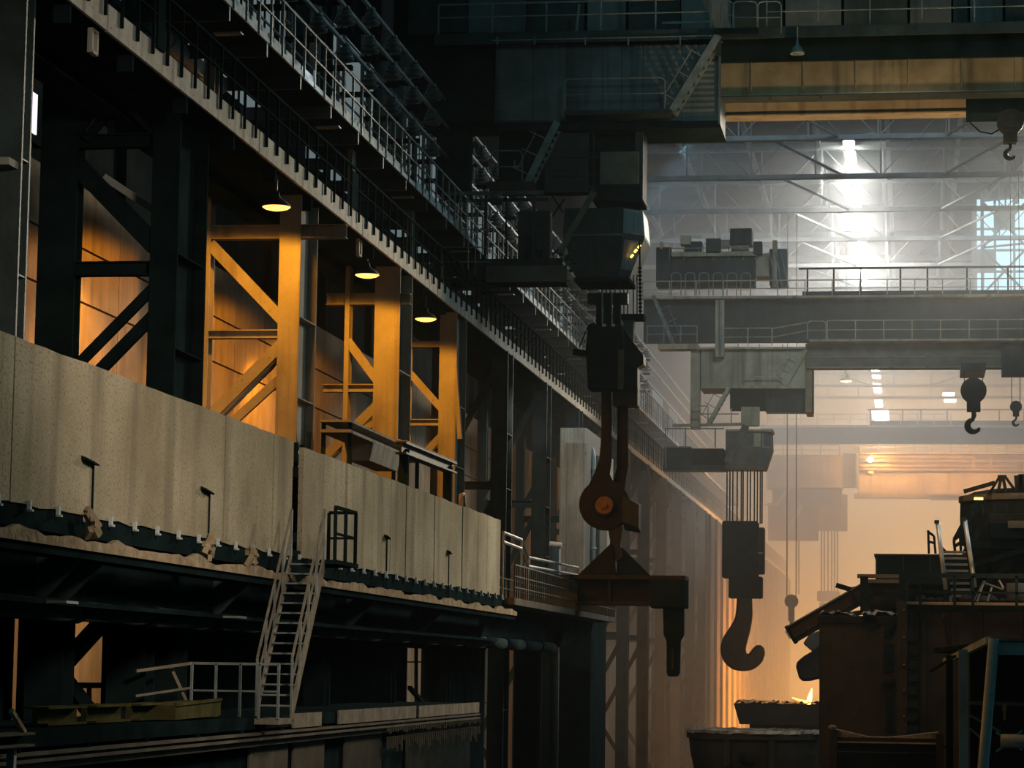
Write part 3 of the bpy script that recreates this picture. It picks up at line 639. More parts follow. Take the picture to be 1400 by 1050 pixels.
# hooks hanging from the rail, countless small rusty bits: one part
m = MB(); rr = random.Random(11)
for i in range(60):
    yv = onX(530, 1000, XD).y + i * 0.27; z = onX(560, 992, XD).z
    if yv < yd1: m.bar((XD, yv, z), (XD, yv + .03, z - rr.uniform(.05, .14)), .05).bar((XD, yv, z - .2), (XD, yv + .05, z - rr.uniform(.3, .6)), .035)
m.build('hook_fringe', BOXM, sp, kind='stuff')
for (pa, pb) in ((340, 392), (400, 440), (470, 520), (555, 640)):      # corrugated skirts below
    a = onX(pa, 1030, XD - .3).y; b = onX(pb, 1030, XD - .3).y; pts = []; n = int((b - a) / 0.11)
    for i in range(n + 1): pts.append((XD - .3 + .05 * (i % 2), a + (b - a) * i / n))
    m = MB(); z0, z1 = 4.4, onX(300, 1016, XD).z - .04
    vs = [(x, y, z) for z in (z0, z1) for x, y in pts] + [(x - .02, y, z) for z in (z0, z1) for x, y in pts]; k = n + 1
    m.add(vs, [(i, i + 1, i + 1 + k, i + k) for i in range(n)] + [(2 * k + i, 2 * k + i + k, 2 * k + i + 1 + k, 2 * k + i + 1) for i in range(n)])
    m.build('skirt', BOXM, sp)
MB().box(XD - .5, XD - .36, 30, yd1, 0, zd0).build('skirt_wall', SOOT, sp)
# stub beams lying across the platform, bent yellow plate
for px0, px1, py0, py1, lab in ((65, 118, 1013, 1031, 'soiled yellow beam stub on the low platform, nearest of three'), (131, 178, 1008, 1025, 'soiled yellow beam stub on the low platform, middle of three'),
                                (191, 235, 1003, 1018, 'soiled yellow beam stub on the low platform, beside the bent plate')):
    a = onX(px0, (py0 + py1) / 2, XD - .5); b = onX(px1, (py0 + py1) / 2, XD - .5)
    t = thing('beam_stub', (XD - .5, a.y, zd1), lab, 'beam', None)
    zt1 = zd1 + .26
    MB().box(XD - .9, XD - .5, a.y, b.y, zd1, zd1 + .03).build('flange', YELL, t); MB().box(XD - .74, XD - .66, a.y, b.y, zd1 + .03, zt1 - .03).build('web', YELL, t); MB().box(XD - .9, XD - .5, a.y, b.y, zt1 - .03, zt1).build('flange', YELL, t)
a = onX(239, 1003, XD - .2); b = onX(302, 962, XD - .2)
t = thing('bent_plate', (XD - .2, a.y, zd1), 'bent soiled yellow chute plate leaning beside the stair foot', 'plate')
MB().hexa([(XD - .9, a.y, zd1), (XD - .2, a.y, zd1), (XD - .2, a.y, zd1 + .22), (XD - .9, a.y, zd1 + .22)], [(XD - .9, b.y, b.z - .2), (XD - .2, b.y, b.z - .2), (XD - .2, b.y, b.z + .05), (XD - .9, b.y, b.z + .05)]).build('tray', YELL, t)
MB().bar((XD - .2, a.y, zd1 + .24), (XD - .2, b.y, b.z + .07), .05).build('edge', YELL, t); MB().bar((XD - .5, b.y - .1, zd1), (XD - .5, b.y - .1, b.z - .1), .08).build('prop', SOOT, t)
# block frame at the lower left corner
p0 = onX(0, 1020, XD + .3)
t = thing('rail_buffer', (XD + .3, p0.y, zd0 - 1), 'dark angle-iron buffer frame at the lower left corner', 'frame')
ya_ = onX(-40, 1010, XD + .3).y; yb2 = onX(48, 1010, XD + .3).y
zz0 = onX(20, 1003, XD + .3).z; zz1 = onX(20, 1019, XD + .3).z
MB().box(XD, XD + .3, ya_, yb2, zz0 - .03, zz0).build('flange', BOXM, t); MB().box(XD, XD + .3, ya_, yb2, zz1 - .03, zz1).build('flange', BOXM, t); MB().box(XD + .1, XD + .16, ya_, yb2, zz1, zz0 - .03).build('web', SOOT, t)
MB().box(XD + .1, XD + .2, yb2 - .5, yb2 - .4, 0, zz1).build('post', RAIL, t); MB().bar((XD + .2, onX(15, 980, XD + .2).y, zz0 + .28), (XD + .2, onX(33, 998, XD + .2).y, zz0), .06).build('lever', CRUST, t)

# ================================================================== SHED AND PIPE BEHIND THE SHIELDS
YS = 107.0
x0 = at(765, 680, YS).x; x1 = at(801, 680, YS).x; z1 = at(783, 585, YS).z
sh = thing('corrugated_shed', (x0, YS, 0), 'tall pale corrugated sheet enclosure behind the lifting beam', 'shed')
m = MB(); n = 16; pts = [(x0 + (x1 - x0) * i / n, YS - .07 * (i % 2)) for i in range(n + 1)]; k = n + 1
zc = at(783, 606, YS).z
for (za, zb, mm, nm) in ((10.4, zc, CORR, 'front_sheet'), (zc, z1, DUCTM, 'top_sheet')):
    MB().add([(x, y, z) for z in (za, zb) for x, y in pts], [(i, i + 1, i + 1 + k, i + k) for i in range(n)]).build(nm, mm, sh)
MB().box(x0, x1, YS + .01, YS + 5, 10.4, z1).build('body', STEEL, sh); MB().box(x0 - .6, x1 + .3, YS - .2, YS + 5.2, 0, 10.4).build('plinth', SOOT, sh)
sh2 = MB().box(x1, x1 + .55, YS + 3, YS + 5, 10.4, z1 - .9).build('side_sheet', CORR, sh)
xp = at(808, 700, YS + 2).x; zpt = at(800, 612, YS + 2).z; rp = 0.19
pv = thing('vent_pipe', (xp, YS + 2, 10.4), 'pale vertical vent pipe with elbow beside the corrugated enclosure', 'pipe')
MB().tube([(xp - .5, YS + 2, zpt + .05), (xp - .2, YS + 2, zpt), (xp - .05, YS + 2, zpt - .15), (xp, YS + 2, zpt - .45), (xp, YS + 2, zpt - 2)], rp, 12).build('elbow', DUCTM, pv, smooth=True)
MB().tube([(xp, YS + 2, 10.4), (xp, YS + 2, zpt - 2)], rp * 1.06, 12).build('riser', CORR, pv, smooth=True)
for z in (zpt - .9, zpt - 2.0, zpt - 4.2): MB().tube([(xp, YS + 2, z - .04), (xp, YS + 2, z + .04)], rp * 1.3, 12).build('flange', DUCTM, pv)
p = at(759, 744, YS - 4); t = thing('pipe_stub', (p.x, p.y, 0), 'short capped pipe stub left of the corrugated enclosure', 'pipe')
MB().tube([(p.x, p.y, 0), (p.x, p.y, p.z - .1)], .22, 10).build('riser', STEEL, t, smooth=True); MB().tube([(p.x - .22, p.y, p.z), (p.x + .26, p.y, p.z - .05)], .12, 10).build('cap', DUCTM, t, smooth=True)
# conveyor troughs and beam by the third lamp, above the second shield
pa = onX(548, 612, -13.2); pb = onX(618, 640, -13.2)
t = thing('conveyor_beam', (-13.2, pa.y, pb.z), 'sloping dark steel beam rising behind the second shield wall', 'beam')
MB().ibeam(pa, pb, .3, .32, .05).build('beam', STEEL, t); MB().bar(pa + Vector((0, 0, .18)), pb + Vector((0, 0, .18)), .3, .03).build('lit_flange', CRUST, t)  # tan upper flange paints the light along the beam's top
MB().box(pb.x - .12, pb.x + .12, pb.y - .8, pb.y - .55, 9.3, pb.z).build('prop', SOOT, t); MB().box(pa.x - .12, pa.x + .12, pa.y + .4, pa.y + .6, 9.3, pa.z).build('prop', SOOT, t)
pa = onX(478, 622, -14.2); pb = onX(575, 632, -14.2)
t = thing('orange_trough', (-14.2, pa.y, pb.z - .3), 'orange lit trough table between the second and third columns', 'trough')
MB().box(-15.0, -14.2, pa.y, pb.y, pb.z - .02, pb.z + .06).build('top', LEGM, t); MB().box(-15.0, -14.2, pa.y, pb.y, pb.z + .25, pb.z + .31).build('shelf', LEGM, t)
for yy in (pa.y + .2, pb.y - .3): MB().box(-15, -14.9, yy, yy + .1, 9.0, pb.z + .3).build('leg', SOOT, t); MB().box(-14.3, -14.2, yy, yy + .1, 9.0, pb.z + .3).build('leg', SOOT, t)
MB().hexa([(-14.9, pa.y + 3, pb.z - .5), (-14.3, pa.y + 3, pb.z - .5), (-14.2, pa.y + 3, pb.z), (-15, pa.y + 3, pb.z)], [(-14.9, pb.y - 3, pb.z - .5), (-14.3, pb.y - 3, pb.z - .5), (-14.2, pb.y - 3, pb.z), (-15, pb.y - 3, pb.z)]).build('hopper', LEGM, t)
# floor of the shielded gallery that these stand on
g = setting(MB().box(-20.3, XS - 1.55, 30, 96, 8.85, 9.0), 'trim_1', SOOT)

# ================================================================== MAIN CRANE (Y about 95 m)
def fb(px0, py0, px1, py1, Y, depth, front=0.0):      # box whose front face covers these pixels at Y, going back by depth
    xm = (px0 + px1) / 2; ym = (py0 + py1) / 2; YY = Y + front
    x0 = at(px0, ym, YY).x; x1 = at(px1, ym, YY).x; z0 = at(xm, py1, YY).z; z1 = at(xm, py0, YY).z
    return (x0, x1, YY, YY + depth, z0, z1)
def B(px0, py0, px1, py1, Y, depth, front=0.0): return MB().box(*fb(px0, py0, px1, py1, Y, depth, front))
Y1 = 95.0
c1 = thing('overhead_crane', (at(990, 150, Y1).x, Y1, at(990, 150, Y1).z), 'big dark overhead crane nearest the camera with ribbed cabin and driver cab', 'crane')
XR = 1620
# girders
g1 = fb(975, 80, XR, 128, Y1, 0.9); x0, x1, y0, y1, z0, z1 = g1
z1 = at(1190, 68, Y1).z
m = MB().box(x0, x1, y0 + .05, y1, z0 + .06, z1); m.build('front_girder', BROWN, c1)
MB().box(x0, x1, y0 - .06, y1 + .06, z0, z0 + .06).build('girder_flange', STEEL, c1)
MB().box(x0, x1, y0 - .02, y0 + .05, z0 + .06, z0 + .10).build('weld_strip', TAN, c1)
MB().box(x0, x1, y0 - .10, y1 + .05, at(1190, 82, Y1).z, at(1190, 47, Y1).z).build('upper_box', SOOT, c1)
me = MB().box(-.02, .02, -.05, .05, 0, z1 - z0 - .1).mesh('stiffener', BROWN)
for i in range(9): inst('stiffener', me, c1, (x0 + 1.4 + 1.9 * i, y0 + .04, z0 + .07))
me = MB().box(-.03, .03, -.03, .03, -.10, 0).mesh('clip', STEEL)
for px in (1053, 1122, 1190, 1256): inst('clip', me, c1, (at(px, 132, Y1).x, y0, z0))
Yr = 98.4; zb = at(1190, 156, Yr).z; zt = zb + (z1 - z0)
MB().box(x0 - 1, at(1500, 150, Yr).x, Yr, Yr + .9, zb + .05, zt).build('rear_girder', TAN, c1)
MB().box(x0 - 1, at(1500, 150, Yr).x, Yr - .06, Yr + .96, zb, zb + .05).build('girder_flange', TAN, c1)
# trolley end block hanging right
B(1322, 118, XR, 152, Y1, 1.6, 1.2).build('trolley_block', SOOT, c1)
# walkway with railing on top of the front girder
xl = at(600, 50, Y1).x; zdk = at(990, 46, Y1).z; xr_ = at(XR, 40, Y1).x
MB().box(xl, xr_, Y1 - .9, Y1 + 1.0, zdk - .10, zdk).build('deck', STEEL, c1)
MB().box(xl, xr_, Y1 - .92, Y1 - .86, zdk - .42, zdk - .02).build('deck_edge', STEEL, c1)
for px in (680, 731, 800, 859, 930): B(px - 1, 50, px + 1, 61, Y1, .05, -.95).build('edge_stub', RAIL, c1)
MB().box(at(677, 60, Y1).x, at(985, 60, Y1).x, Y1 - .95, Y1 - .85, at(830, 61, Y1).z, at(830, 59.5, Y1).z).build('edge_angle', RAIL, c1)
railing(c1, (at(605, 46, Y1).x, Y1 - .85, zdk), (at(974, 46, Y1).x, Y1 - .85, zdk), 1.12, 1.87, .026, mids=(.56,))
railing(c1, (at(1050, 46, Y1).x, Y1 - .85, zdk), (xr_, Y1 - .85, zdk), 1.12, 1.88, .024, mids=(.5,))
def loop(px0, py0, px1, py1, Y, r=.03, mid=None):      # rounded tube hoop
    a = at(px0, py1, Y); b = at(px0, py0, Y); c = at(px1, py0, Y); d = at(px1, py1, Y); k = .16
    b.z = c.z = (b.z + c.z) / 2
    pts = [a, (b.x, Y, b.z - k), (b.x + k * .3, Y, b.z - k * .3), (b.x + k, Y, b.z), (c.x - k, Y, c.z), (c.x - k * .3, Y, c.z - k * .3), (c.x, Y, c.z - k), d]
    m = MB().tube(pts, r, 6)
    if mid: m.tube([(a.x, Y, a.z + (b.z - a.z) * mid), (d.x, Y, a.z + (b.z - a.z) * mid)], r * .8, 6)
    return m
for px0, px1, pyb in ((986, 1003, 40), (1002, 1035, 24), (1036, 1068, 24)): loop(px0, 2, px1, pyb if px0 < 990 else 46, Y1 - .9, .028, .5).build('hoop_rail', RAIL, c1)
B(978, 38, 1036, 46, Y1, .9, -1.2).build('end_step', SOOT, c1)
B(978, 44, 986, 75, Y1, .12, -1.0).build('end_post', STEEL, c1)
# machinery housing panels behind the walkway
for i, (pa, pb) in enumerate(((560, 640), (642, 720), (722, 800), (804, 856), (860, 930), (932, 1000), (1004, 1070), (1074, 1150), (1154, 1240), (1244, 1300), (1303, 1322), (1326, 1370), (1374, 1440), (1444, 1520), (1524, 1600))):
    B(pa, -190, pb, 44, Y1, .3, 2.4 + .12 * (i % 3)).build('housing_panel', RIBM if i % 2 else STEEL, c1)
B(540, -190, 1620, 46, Y1, 2.0, 2.9).build('machine_house', SOOT, c1)
B(905, 29, 972, 32, Y1, .06, 1.0).build('pale_bar', RAIL, c1)
MB().bar(at(788, 44, Y1 + .8), at(792, 6, Y1 + .8), .08).build('pale_post', RAIL, c1)
# lamp under the walkway
p = at(1090, 74, Y1 - .95)
cl = MB().lathe([(.26, 0), (.25, .06), (.18, .22), (.09, .32), (.05, .36), (.05, .55)], p, 16).build('bell_shade', RAIL, c1, smooth=True)
MB().tube([(p.x, p.y, p.z + .5), (p.x, p.y, zdk - .05)], .03, 6).build('shade_stem', RAIL, cl); MB().lathe([(.02, -.06), (.12, -.03), (.2, .02)], p, 14).build('shade_lens', GLASS, cl)
# ribbed electrical cabin: each sheet is a part
seams = (677, 729, 776, 824, 850, 879, 932, 982)
for a, b in zip(seams[:-1], seams[1:]):
    x0, x1, y0, y1, z0, z1 = fb(a, 61, b, 165, Y1, .1, -.3); m = MB(); n = 26; pz = [z0 + (z1 - z0) * i / n for i in range(n + 1)]
    vs = []
    for i, z in enumerate(pz): d = .02 * (i % 2); vs += [(x0 + .012, y0 + d, z), (x1 - .012, y0 + d, z)]
    m.add(vs, [(2 * i, 2 * i + 1, 2 * i + 3, 2 * i + 2) for i in range(n)]); m.build('ribbed_sheet', RIBM, c1)
x0, x1, y0, y1, z0, z1 = fb(677, 61, 983, 166, Y1, 2.6, -.27)
MB().box(x0, x1, y0, y1, z0, z1).build('cabin_body', STEEL, c1)
MB().box(x1 - .02, x1 + .06, y0 - .12, y1, z0 - .2, z1 + .2).build('cabin_corner', RIBM, c1)
MB().hexa([(x0, y0, z0), (x1, y0, z0), (x1, y1, z0), (x0, y1, z0)], [(x0 + .3, y0 - .2, z0 - .34), (x1 + .1, y0 - .2, z0 - .34), (x1 + .1, y1, z0 - .34), (x0 + .3, y1, z0 - .34)]).build('cabin_sill', SOOT, c1)
# landing in front of the cabin and the two stairs
x0, x1, y0, y1, z0, z1 = fb(772, 150, 916, 156, Y1, .9, -1.2)
MB().box(x0, x1, y0, y1, z0, z1).build('landing', STEEL, c1)
loop(772, 107, 909, 151, Y1 - 1.15, .028, .5).build('landing_rail', RAIL, c1)
def side_stair(pt, pb, Y, root, n=9, wd=.26, rail=1.0, m=RAIL):
    a = at(*pt, Y); b = at(*pb, Y); pr = MB().bar(a, b, .05, wd, up=(0, 0, 1)).bar(a + Vector((0, .75, 0)), b + Vector((0, .75, 0)), .05, wd).build('stair_stringer', m, root)
    me = MB().box(-.12, .12, .02, .73, -.012, .012).mesh('tread', STEEL)
    for i in range(n): inst('tread', me, pr, a.lerp(b, (i + .5) / n))
    d = (a - b).normalized(); nrm = Vector((-d.z, 0, d.x)); nrm = nrm if nrm.z > 0 else -nrm
    h = MB().bar(a.lerp(b, .28) + nrm * .55, b.lerp(a, .12) + nrm * .55, .035)
    for f in (.3, .58, .88): q = a.lerp(b, f); h.bar(q, q + nrm * .75, .035)
    q = b.lerp(a, .12); h.tube([q + nrm * .55, q + nrm * .72 + d * .1, q + nrm * .8 + d * .25], .02, 5)
    h.build('stair_rail', RAIL, root); return pr
side_stair((982, 48), (919, 151), Y1 - 1.1, c1); side_stair((762, 166), (721, 250), Y1 - 1.1, c1)
B(560, 58, 676, 165, Y1, 3.0, .2).build('end_carriage', SOOT, c1); B(596, 165, 640, 262, Y1, 1.0, 1.0).build('carriage_leg', SOOT, c1)
# under-cabin frame
B(682, 166, 760, 262, Y1, .9, .8).build('hanger_frame', SOOT, c1)
B(755, 172, 880, 262, Y1, .8, .5).build('hanger_frame', SOOT, c1)
B(745, 175, 805, 262, Y1, .1, -.1).build('frame_plate', STEEL, c1); B(868, 180, 879, 272, Y1, 1.6, -.2).build('hanger_plate', STEEL, c1)
for (a, b) in (((755, 215), (870, 215)), ((755, 240), (870, 240)), ((790, 245), (818, 262)), ((812, 180), (812, 262)), ((755, 232), (790, 232))): MB().bar(at(*a, Y1 - .15), at(*b, Y1 - .15), .05).build('frame_bar', STEEL, c1)
B(820, 207, 873, 252, Y1, .3, -.5).build('control_box', BOXM, c1, bev=.02)
MB().tube([at(812, 207, Y1 - .4), at(818, 203, Y1 - .4), at(824, 206, Y1 - .4)], .03, 6).build('cable', SOOT, c1)
x0, x1, y0, y1, z0, z1 = fb(816, 252, 878, 276, Y1, 1.8, -.5)
MB().hexa([(x0, y0, z1), (x1 - .1, y0, z1), (x1 - .1, y1, z1), (x0, y1, z1)], [(x0 - .2, y0, z0 + .1), (x1, y0, z0), (x1, y1, z0), (x0 - .2, y1, z0 + .1)]).build('cab_canopy', SOOT, c1)
# mid platform at the left, under the first stair
B(665, 248, 728, 255, Y1, .9, -1.2).build('stair_landing', STEEL, c1)
loop(672, 206, 714, 250, Y1 - 1.1, .026, .5).build('landing_rail', RAIL, c1)
# cage platform
x0, x1, y0, y1, z0, z1 = fb(604, 262, 742, 380, Y1, 1.4, -1.2)
for x, pw in ((x0, .03), (at(671, 300, Y1).x, .06), (at(736, 300, Y1).x, .07)): MB().box(x - pw, x + pw, y0, y0 + .06, z0, z1).build('cage_post', STEEL, c1)
MB().box(x0, x1 - .0, y0 - .02, y0 + .08, z1 - .12, z1 + .02).build('cage_top_rail', RIBM, c1); MB().box(x0, x1, y1, y1 + .08, z1 - .12, z1).build('cage_top_rail', STEEL, c1)
for py in (314, 338, 358): MB().bar(at(604, py, Y1 - 1.2), at(672, py, Y1 - 1.2), .035).build('cage_rail', RAIL, c1)
for px in (640, 650): MB().bar(at(px, 268, Y1 - 1.2), at(px, 376, Y1 - 1.2), .03).build('cage_bar', RAIL, c1)
p = at(602, 311, Y1 - 1.25); MB().box(p.x - .03, p.x + .03, p.y, p.y + .05, p.z - .06, p.z + .06).build('amber_light', E_AMB, c1)
x0, x1, y0, y1, z0, z1 = fb(608, 372, 700, 386, Y1, 1.4, -1.2)
xm0 = at(640, 372, Y1).x; xm1 = at(664, 362, Y1).x; zz = at(664, 361, Y1).z
MB().prism([(x0, z0), (x0, z0 + .18), (xm0, z0 + .18), (xm1, zz), (at(775, 361, Y1).x, zz), (at(775, 386, Y1).x, z0)], y0, y0 + .12).build('platform_beam', STEEL, c1)
MB().box(x0, at(775, 380, Y1).x, y0, y1, z0, z0 + .1).build('platform_floor', SOOT, c1)
B(664, 363, 775, 385, Y1, .08, -1.3).build('platform_plate', BOXM, c1)
B(708, 288, 752, 362, Y1, .6, -.9).build('cabinet', STEEL, c1, bev=.03); B(716, 342, 740, 360, Y1, .1, -1.0).build('cabinet_door', SOOT, c1)
for (a, b) in (((755, 268), (770, 290)), ((752, 300), (772, 272)), ((745, 358), (764, 340)), ((692, 262), (692, 360))): MB().bar(at(*a, Y1 + .2), at(*b, Y1 + .2), .06).build('frame_bar', SOOT, c1)
# driver cab
def cabring(pts, Yf, Yb): return [(at(px, py, Yf).x, Y, at(px, py, Yf).z) for px, py, Y in pts]
def cab(root, top, belt, bot, Yf, dep, m, win, frame_m):
    """three rings: each is (left px, right px, py, chamfer px)"""
    rings = []
    for (l, r, py, ch, ins) in (top, belt, bot):
        xl_, xr_ = at(l, py, Yf).x, at(r, py, Yf).x; z = at((l + r) / 2, py, Yf).z; c = ch
        rings.append([(xl_, Yf + ins, z), (xr_ - c, Yf + ins, z), (xr_, Yf + ins + c, z), (xr_, Yf + dep - ins, z), (xl_, Yf + dep - ins, z)])
    n = 5; vs = [v for r in rings for v in r]
    body = MB().add(vs, [(i + k * n, (i + 1) % n + k * n, (i + 1) % n + (k + 1) * n, i + (k + 1) * n) for k in range(2) for i in range(n)] + [tuple(range(n)), tuple(range(2 * n, 3 * n))]).build('driver_cab', m, root)
    return body, rings
cb, rg_ = cab(c1, (772, 876, 284, .65, 0.0), (770, 879, 322, .75, -.12), (786, 858, 378, .35, .25), Y1 - 1.5, 2.6, STEEL, None, None)
MB().box(rg_[1][0][0] - .02, rg_[1][1][0], rg_[1][0][1] - .04, rg_[1][0][1], rg_[1][0][2] - .03, rg_[1][0][2] + .04).build('belt_trim', BOXM, cb)
# windows on the chamfer and on the side
def quad_on(ra, rb, i, j, u0, u1, v0, v1, out, m, nm, par):
    a, b = Vector(ra[i]), Vector(ra[j]); c, d = Vector(rb[i]), Vector(rb[j]); P = lambda u, v: (a.lerp(b, u)).lerp(c.lerp(d, u), v)
    q = [P(u0, v0), P(u1, v0), P(u1, v1), P(u0, v1)]; nrm = (q[1] - q[0]).cross(q[3] - q[0]).normalized()
    if nrm.y > 0.2: nrm = -nrm
    return MB().hexa([v + nrm * out for v in q], [v - nrm * .01 for v in q]).build(nm, m, par)
quad_on(rg_[0], rg_[1], 1, 2, .04, .98, .04, .92, .02, RAIL, 'window_frame', cb)
for u0, u1 in ((.12, .46), (.52, .9)): quad_on(rg_[0], rg_[1], 1, 2, u0, u1, .12, .86, .035, GLASS, 'window_glass', cb)
quad_on(rg_[0], rg_[1], 2, 3, .05, .95, .08, .9, .03, GLASS, 'side_glass', cb)
quad_on(rg_[1], rg_[2], 1, 2, .1, .95, .1, .8, .02, GLASS, 'lower_glass', cb)
MB().box(rg_[2][0][0] - .05, rg_[2][2][0] + .05, rg_[2][0][1] - .08, rg_[2][3][1], rg_[2][0][2] - .14, rg_[2][0][2]).build('cab_floor', SOOT, cb)
for k, (px, py) in enumerate(((864, 350), (869, 343), (874, 337))):
    p = at(px, py, Y1 - 1.25); MB().bar(p - Vector((.045, 0, .055)), p + Vector((.045, 0, .055)), .07, .07).build('amber_signal', E_AMB, cb)
MB().bar(at(812, 262, Y1 - 1.75), at(766, 345, Y1 - 1.75), .10, .22).build('cab_brace', BOXM, c1)
m = MB(); rr = random.Random(2)
for k in range(12): p = at(766 + rr.uniform(0, 20), 346 + rr.uniform(0, 24), Y1 - 1.6); m.lathe([(.02, -.08), (.09, -.03), (.09, .03), (.02, .08)], p, 7)
m.build('cable_bundle', STEEL, c1, kind='stuff')
# rope set and beaded drag chain under the cab
rp = MB()
for px in (823, 829, 834, 841, 848, 853, 858, 866, 871): a = at(px, 376, Y1 - .6); rp.tube([a, at(px, 440, Y1 - .6)], .022, 5)
rope = rp.build('hoist_ropes', SOOT, c1)
ch = MB(); a = at(874.5, 330, Y1 - 1.3); b = at(875.5, 434, Y1 - 1.3); ch.tube([a, b], .035, 6)
for k in range(12): ch.lathe([(.03, -.05), (.075, -.02), (.075, .02), (.03, .05)], a.lerp(b, .35 + .62 * k / 12), 7)
ch.build('drag_chain', SOOT, c1)
# right auxiliary hook of the main crane, hanging from the trolley
YH = 93.5
def small_hook(px, py0, pyc, pyb, Yh, label, drop=None, sheave_r=None, scale=1.0, ztop=None):
    c = at(px, pyc, Yh); top = at(px, py0, Yh); top.z = ztop or top.z; bt = at(px, pyb, Yh)
    t = thing('hook_block', (c.x, c.y, bt.z), label, 'hook')
    R = sheave_r
    MB().lathe([(R * .55, -.14), (R, -.12), (R, -.03), (R * .93, 0), (R, .03), (R, .12), (R * .55, .14)], (0, 0, 0), 20).build('sheave', HOOKM, None)
    sh_ = C.objects[-1]; sh_.parent = t; sh_.rotation_euler = (math.pi / 2, 0, 0); sh_.location = (0, 0, c.z - bt.z); OFF[sh_.name] = OFF[t.name]
    zn = c.z - R * .75; nb = zn - R * .9
    MB().box(c.x - R * .52, c.x + R * .52, c.y - .16, c.y + .16, nb, zn + .1).build('neck', HOOKM, t, bev=.02)
    hr_ = (nb - bt.z) * .36; cz_ = bt.z + hr_; pts = [(c.x, c.y, nb), (c.x + .02 * scale, c.y, nb - (nb - cz_ - hr_) * .6)]; rs = [hr_ * .30, hr_ * .30]
    for k in range(12): an = math.radians(100 + 22 * k); pts.append((c.x + hr_ * .78 * math.cos(an), c.y, cz_ + hr_ * .02 + hr_ * .78 * math.sin(an))); rs.append(hr_ * (.26 + .16 * math.sin(math.pi * min(1, k / 9)) - (.16 if k == 11 else 0)))
    MB().tube(pts, rs, 8).build('hook', HOOKM, t, smooth=True)
    m = MB()
    for dx in (-.7, .7): m.tube([(c.x + R * dx, c.y, c.z + R * .3), (c.x + R * dx, c.y, top.z)], .025 * scale, 5)
    m.build('rope', HOOKM, t); return t
small_hook(1381, 146, 167, 219, YH, 'small black hook block hanging top right under the nearest crane', sheave_r=.47)
p = [at(1322, 150, YH), at(1327, 168, YH), at(1340, 180, YH), at(1356, 183, YH), at(1368, 176, YH)]
t = thing('hanging_cable', tuple(p[3]), 'thin black cable drooping beside the top right hook block', 'cable'); MB().tube(p, .03, 6).build('cable', SOOT, t); MB().tube([p[0], p[0] + Vector((0, 1.3, .3))], .03, 6).build('anchor', SOOT, t)

# ================================================================== MAIN HOIST: block, laminated hooks, lifting beam (Y about 93.5)
Yk = 93.6
hb = thing('hoist_block', (at(838, 550, Yk).x, Yk, at(838, 550, Yk).z), 'black main hoist block hanging from ropes under the driver cab', 'hoist')
B(803, 400, 858, 415, Yk, .5, -.1).build('crosshead', HOOKM, hb, bev=.03)
for a, b in ((815, 823), (825, 836), (838, 848)): B(a, 402, b, 450, Yk, .25, -.15).build('side_plate', SOOT, hb)
MB().tube([at(823.5, 398, Yk - .3), at(823.5, 446, Yk - .3)], .03, 6).tube([at(836.5, 398, Yk - .3), at(836.5, 446, Yk - .3)], .03, 6).build('tie_rod', RAIL, hb)
MB().prism([(at(x, y, Yk).x, at(x, y, Yk).z) for x, y in ((806, 446), (852, 446), (855, 478), (855, 534), (806, 534), (803, 478))], Yk - .5, Yk + .5).build('casing', SOOT, hb, bev=.03)
B(845, 478, 852, 532, Yk, .08, -.6).build('bright_strip', BOXM, hb); B(847, 412, 849, 450, Yk, .1, -.1).build('edge_strip', BOXM, hb)
MB().prism([(at(x, y, Yk).x, at(x, y, Yk).z) for x, y in ((852, 449), (880, 486), (880, 498), (872, 503), (872, 555), (838, 555), (838, 534), (852, 534))], Yk - .1, Yk + .8).build('side_casing', HOOKM, hb, bev=.02)
B(849, 429, 880, 436, Yk, .8, .1).build('top_bracket', SOOT, hb); B(852, 434, 866, 470, Yk, .5, .3).build('bracket_leg', BOXM, hb)
MB().bar(at(784, 481, Yk), at(806, 484, Yk), .3, .22).build('side_arm', SOOT, hb); MB().bar(at(792, 475, Yk - .2), at(805, 444, Yk - .2), .04).bar(at(806, 444, Yk - .2), at(814, 442, Yk - .2), .05).build('lever', SOOT, hb)
for px in (826, 838): p = at(px, 445, Yk - .52); MB().lathe([(.05, -.04), (.09, 0), (.05, .05)], p, 8).build('rope_socket', PALE, hb)
def plate_xz(pts, Y0, dep, nm, m, par, bev=.02): return MB().prism([(at(x, y, Y0).x, at(x, y, Y0).z) for x, y in pts], Y0, Y0 + dep).build(nm, m, par, bev=bev)
# front laminated hook
def arc(cx, cy, r, a0, a1, n): return [(cx + r * math.cos(math.radians(a0 + (a1 - a0) * i / n)), cy - r * math.sin(math.radians(a0 + (a1 - a0) * i / n))) for i in range(n + 1)]
lh = thing('laminated_hook', (at(826, 725, Yk).x, Yk - .25, at(826, 725, Yk).z), 'front rust-brown plate hook with round eye gripping the orange pin', 'hook')
plate_xz([(822, 534), (835, 534), (835.5, 630), (833, 648), (838, 658)] + arc(826, 690, 34.5, 62, -232, 26) + [(812, 648), (819, 628), (822, 600)], Yk - .3, .22, 'hook_plate', RUSTM, lh)
lh2 = thing('laminated_hook', (at(856, 640, Yk).x, Yk + .35, at(850, 705, Yk).z), 'rear rust-brown plate hook half hidden behind the dark link block', 'hook')
plate_xz([(844, 540), (858, 540), (858, 636), (853, 668), (858, 690), (846, 706), (834, 700), (834, 672), (843, 640)], Yk + .25, .22, 'hook_plate', RUSTM, lh2)
lb = thing('lifting_beam', (at(840, 828, Yk).x, Yk, at(840, 828, Yk).z), 'dark brown lifting beam with triangular yoke and hanging claw arm', 'beam')
pc = at(826, 691, Yk - .6)
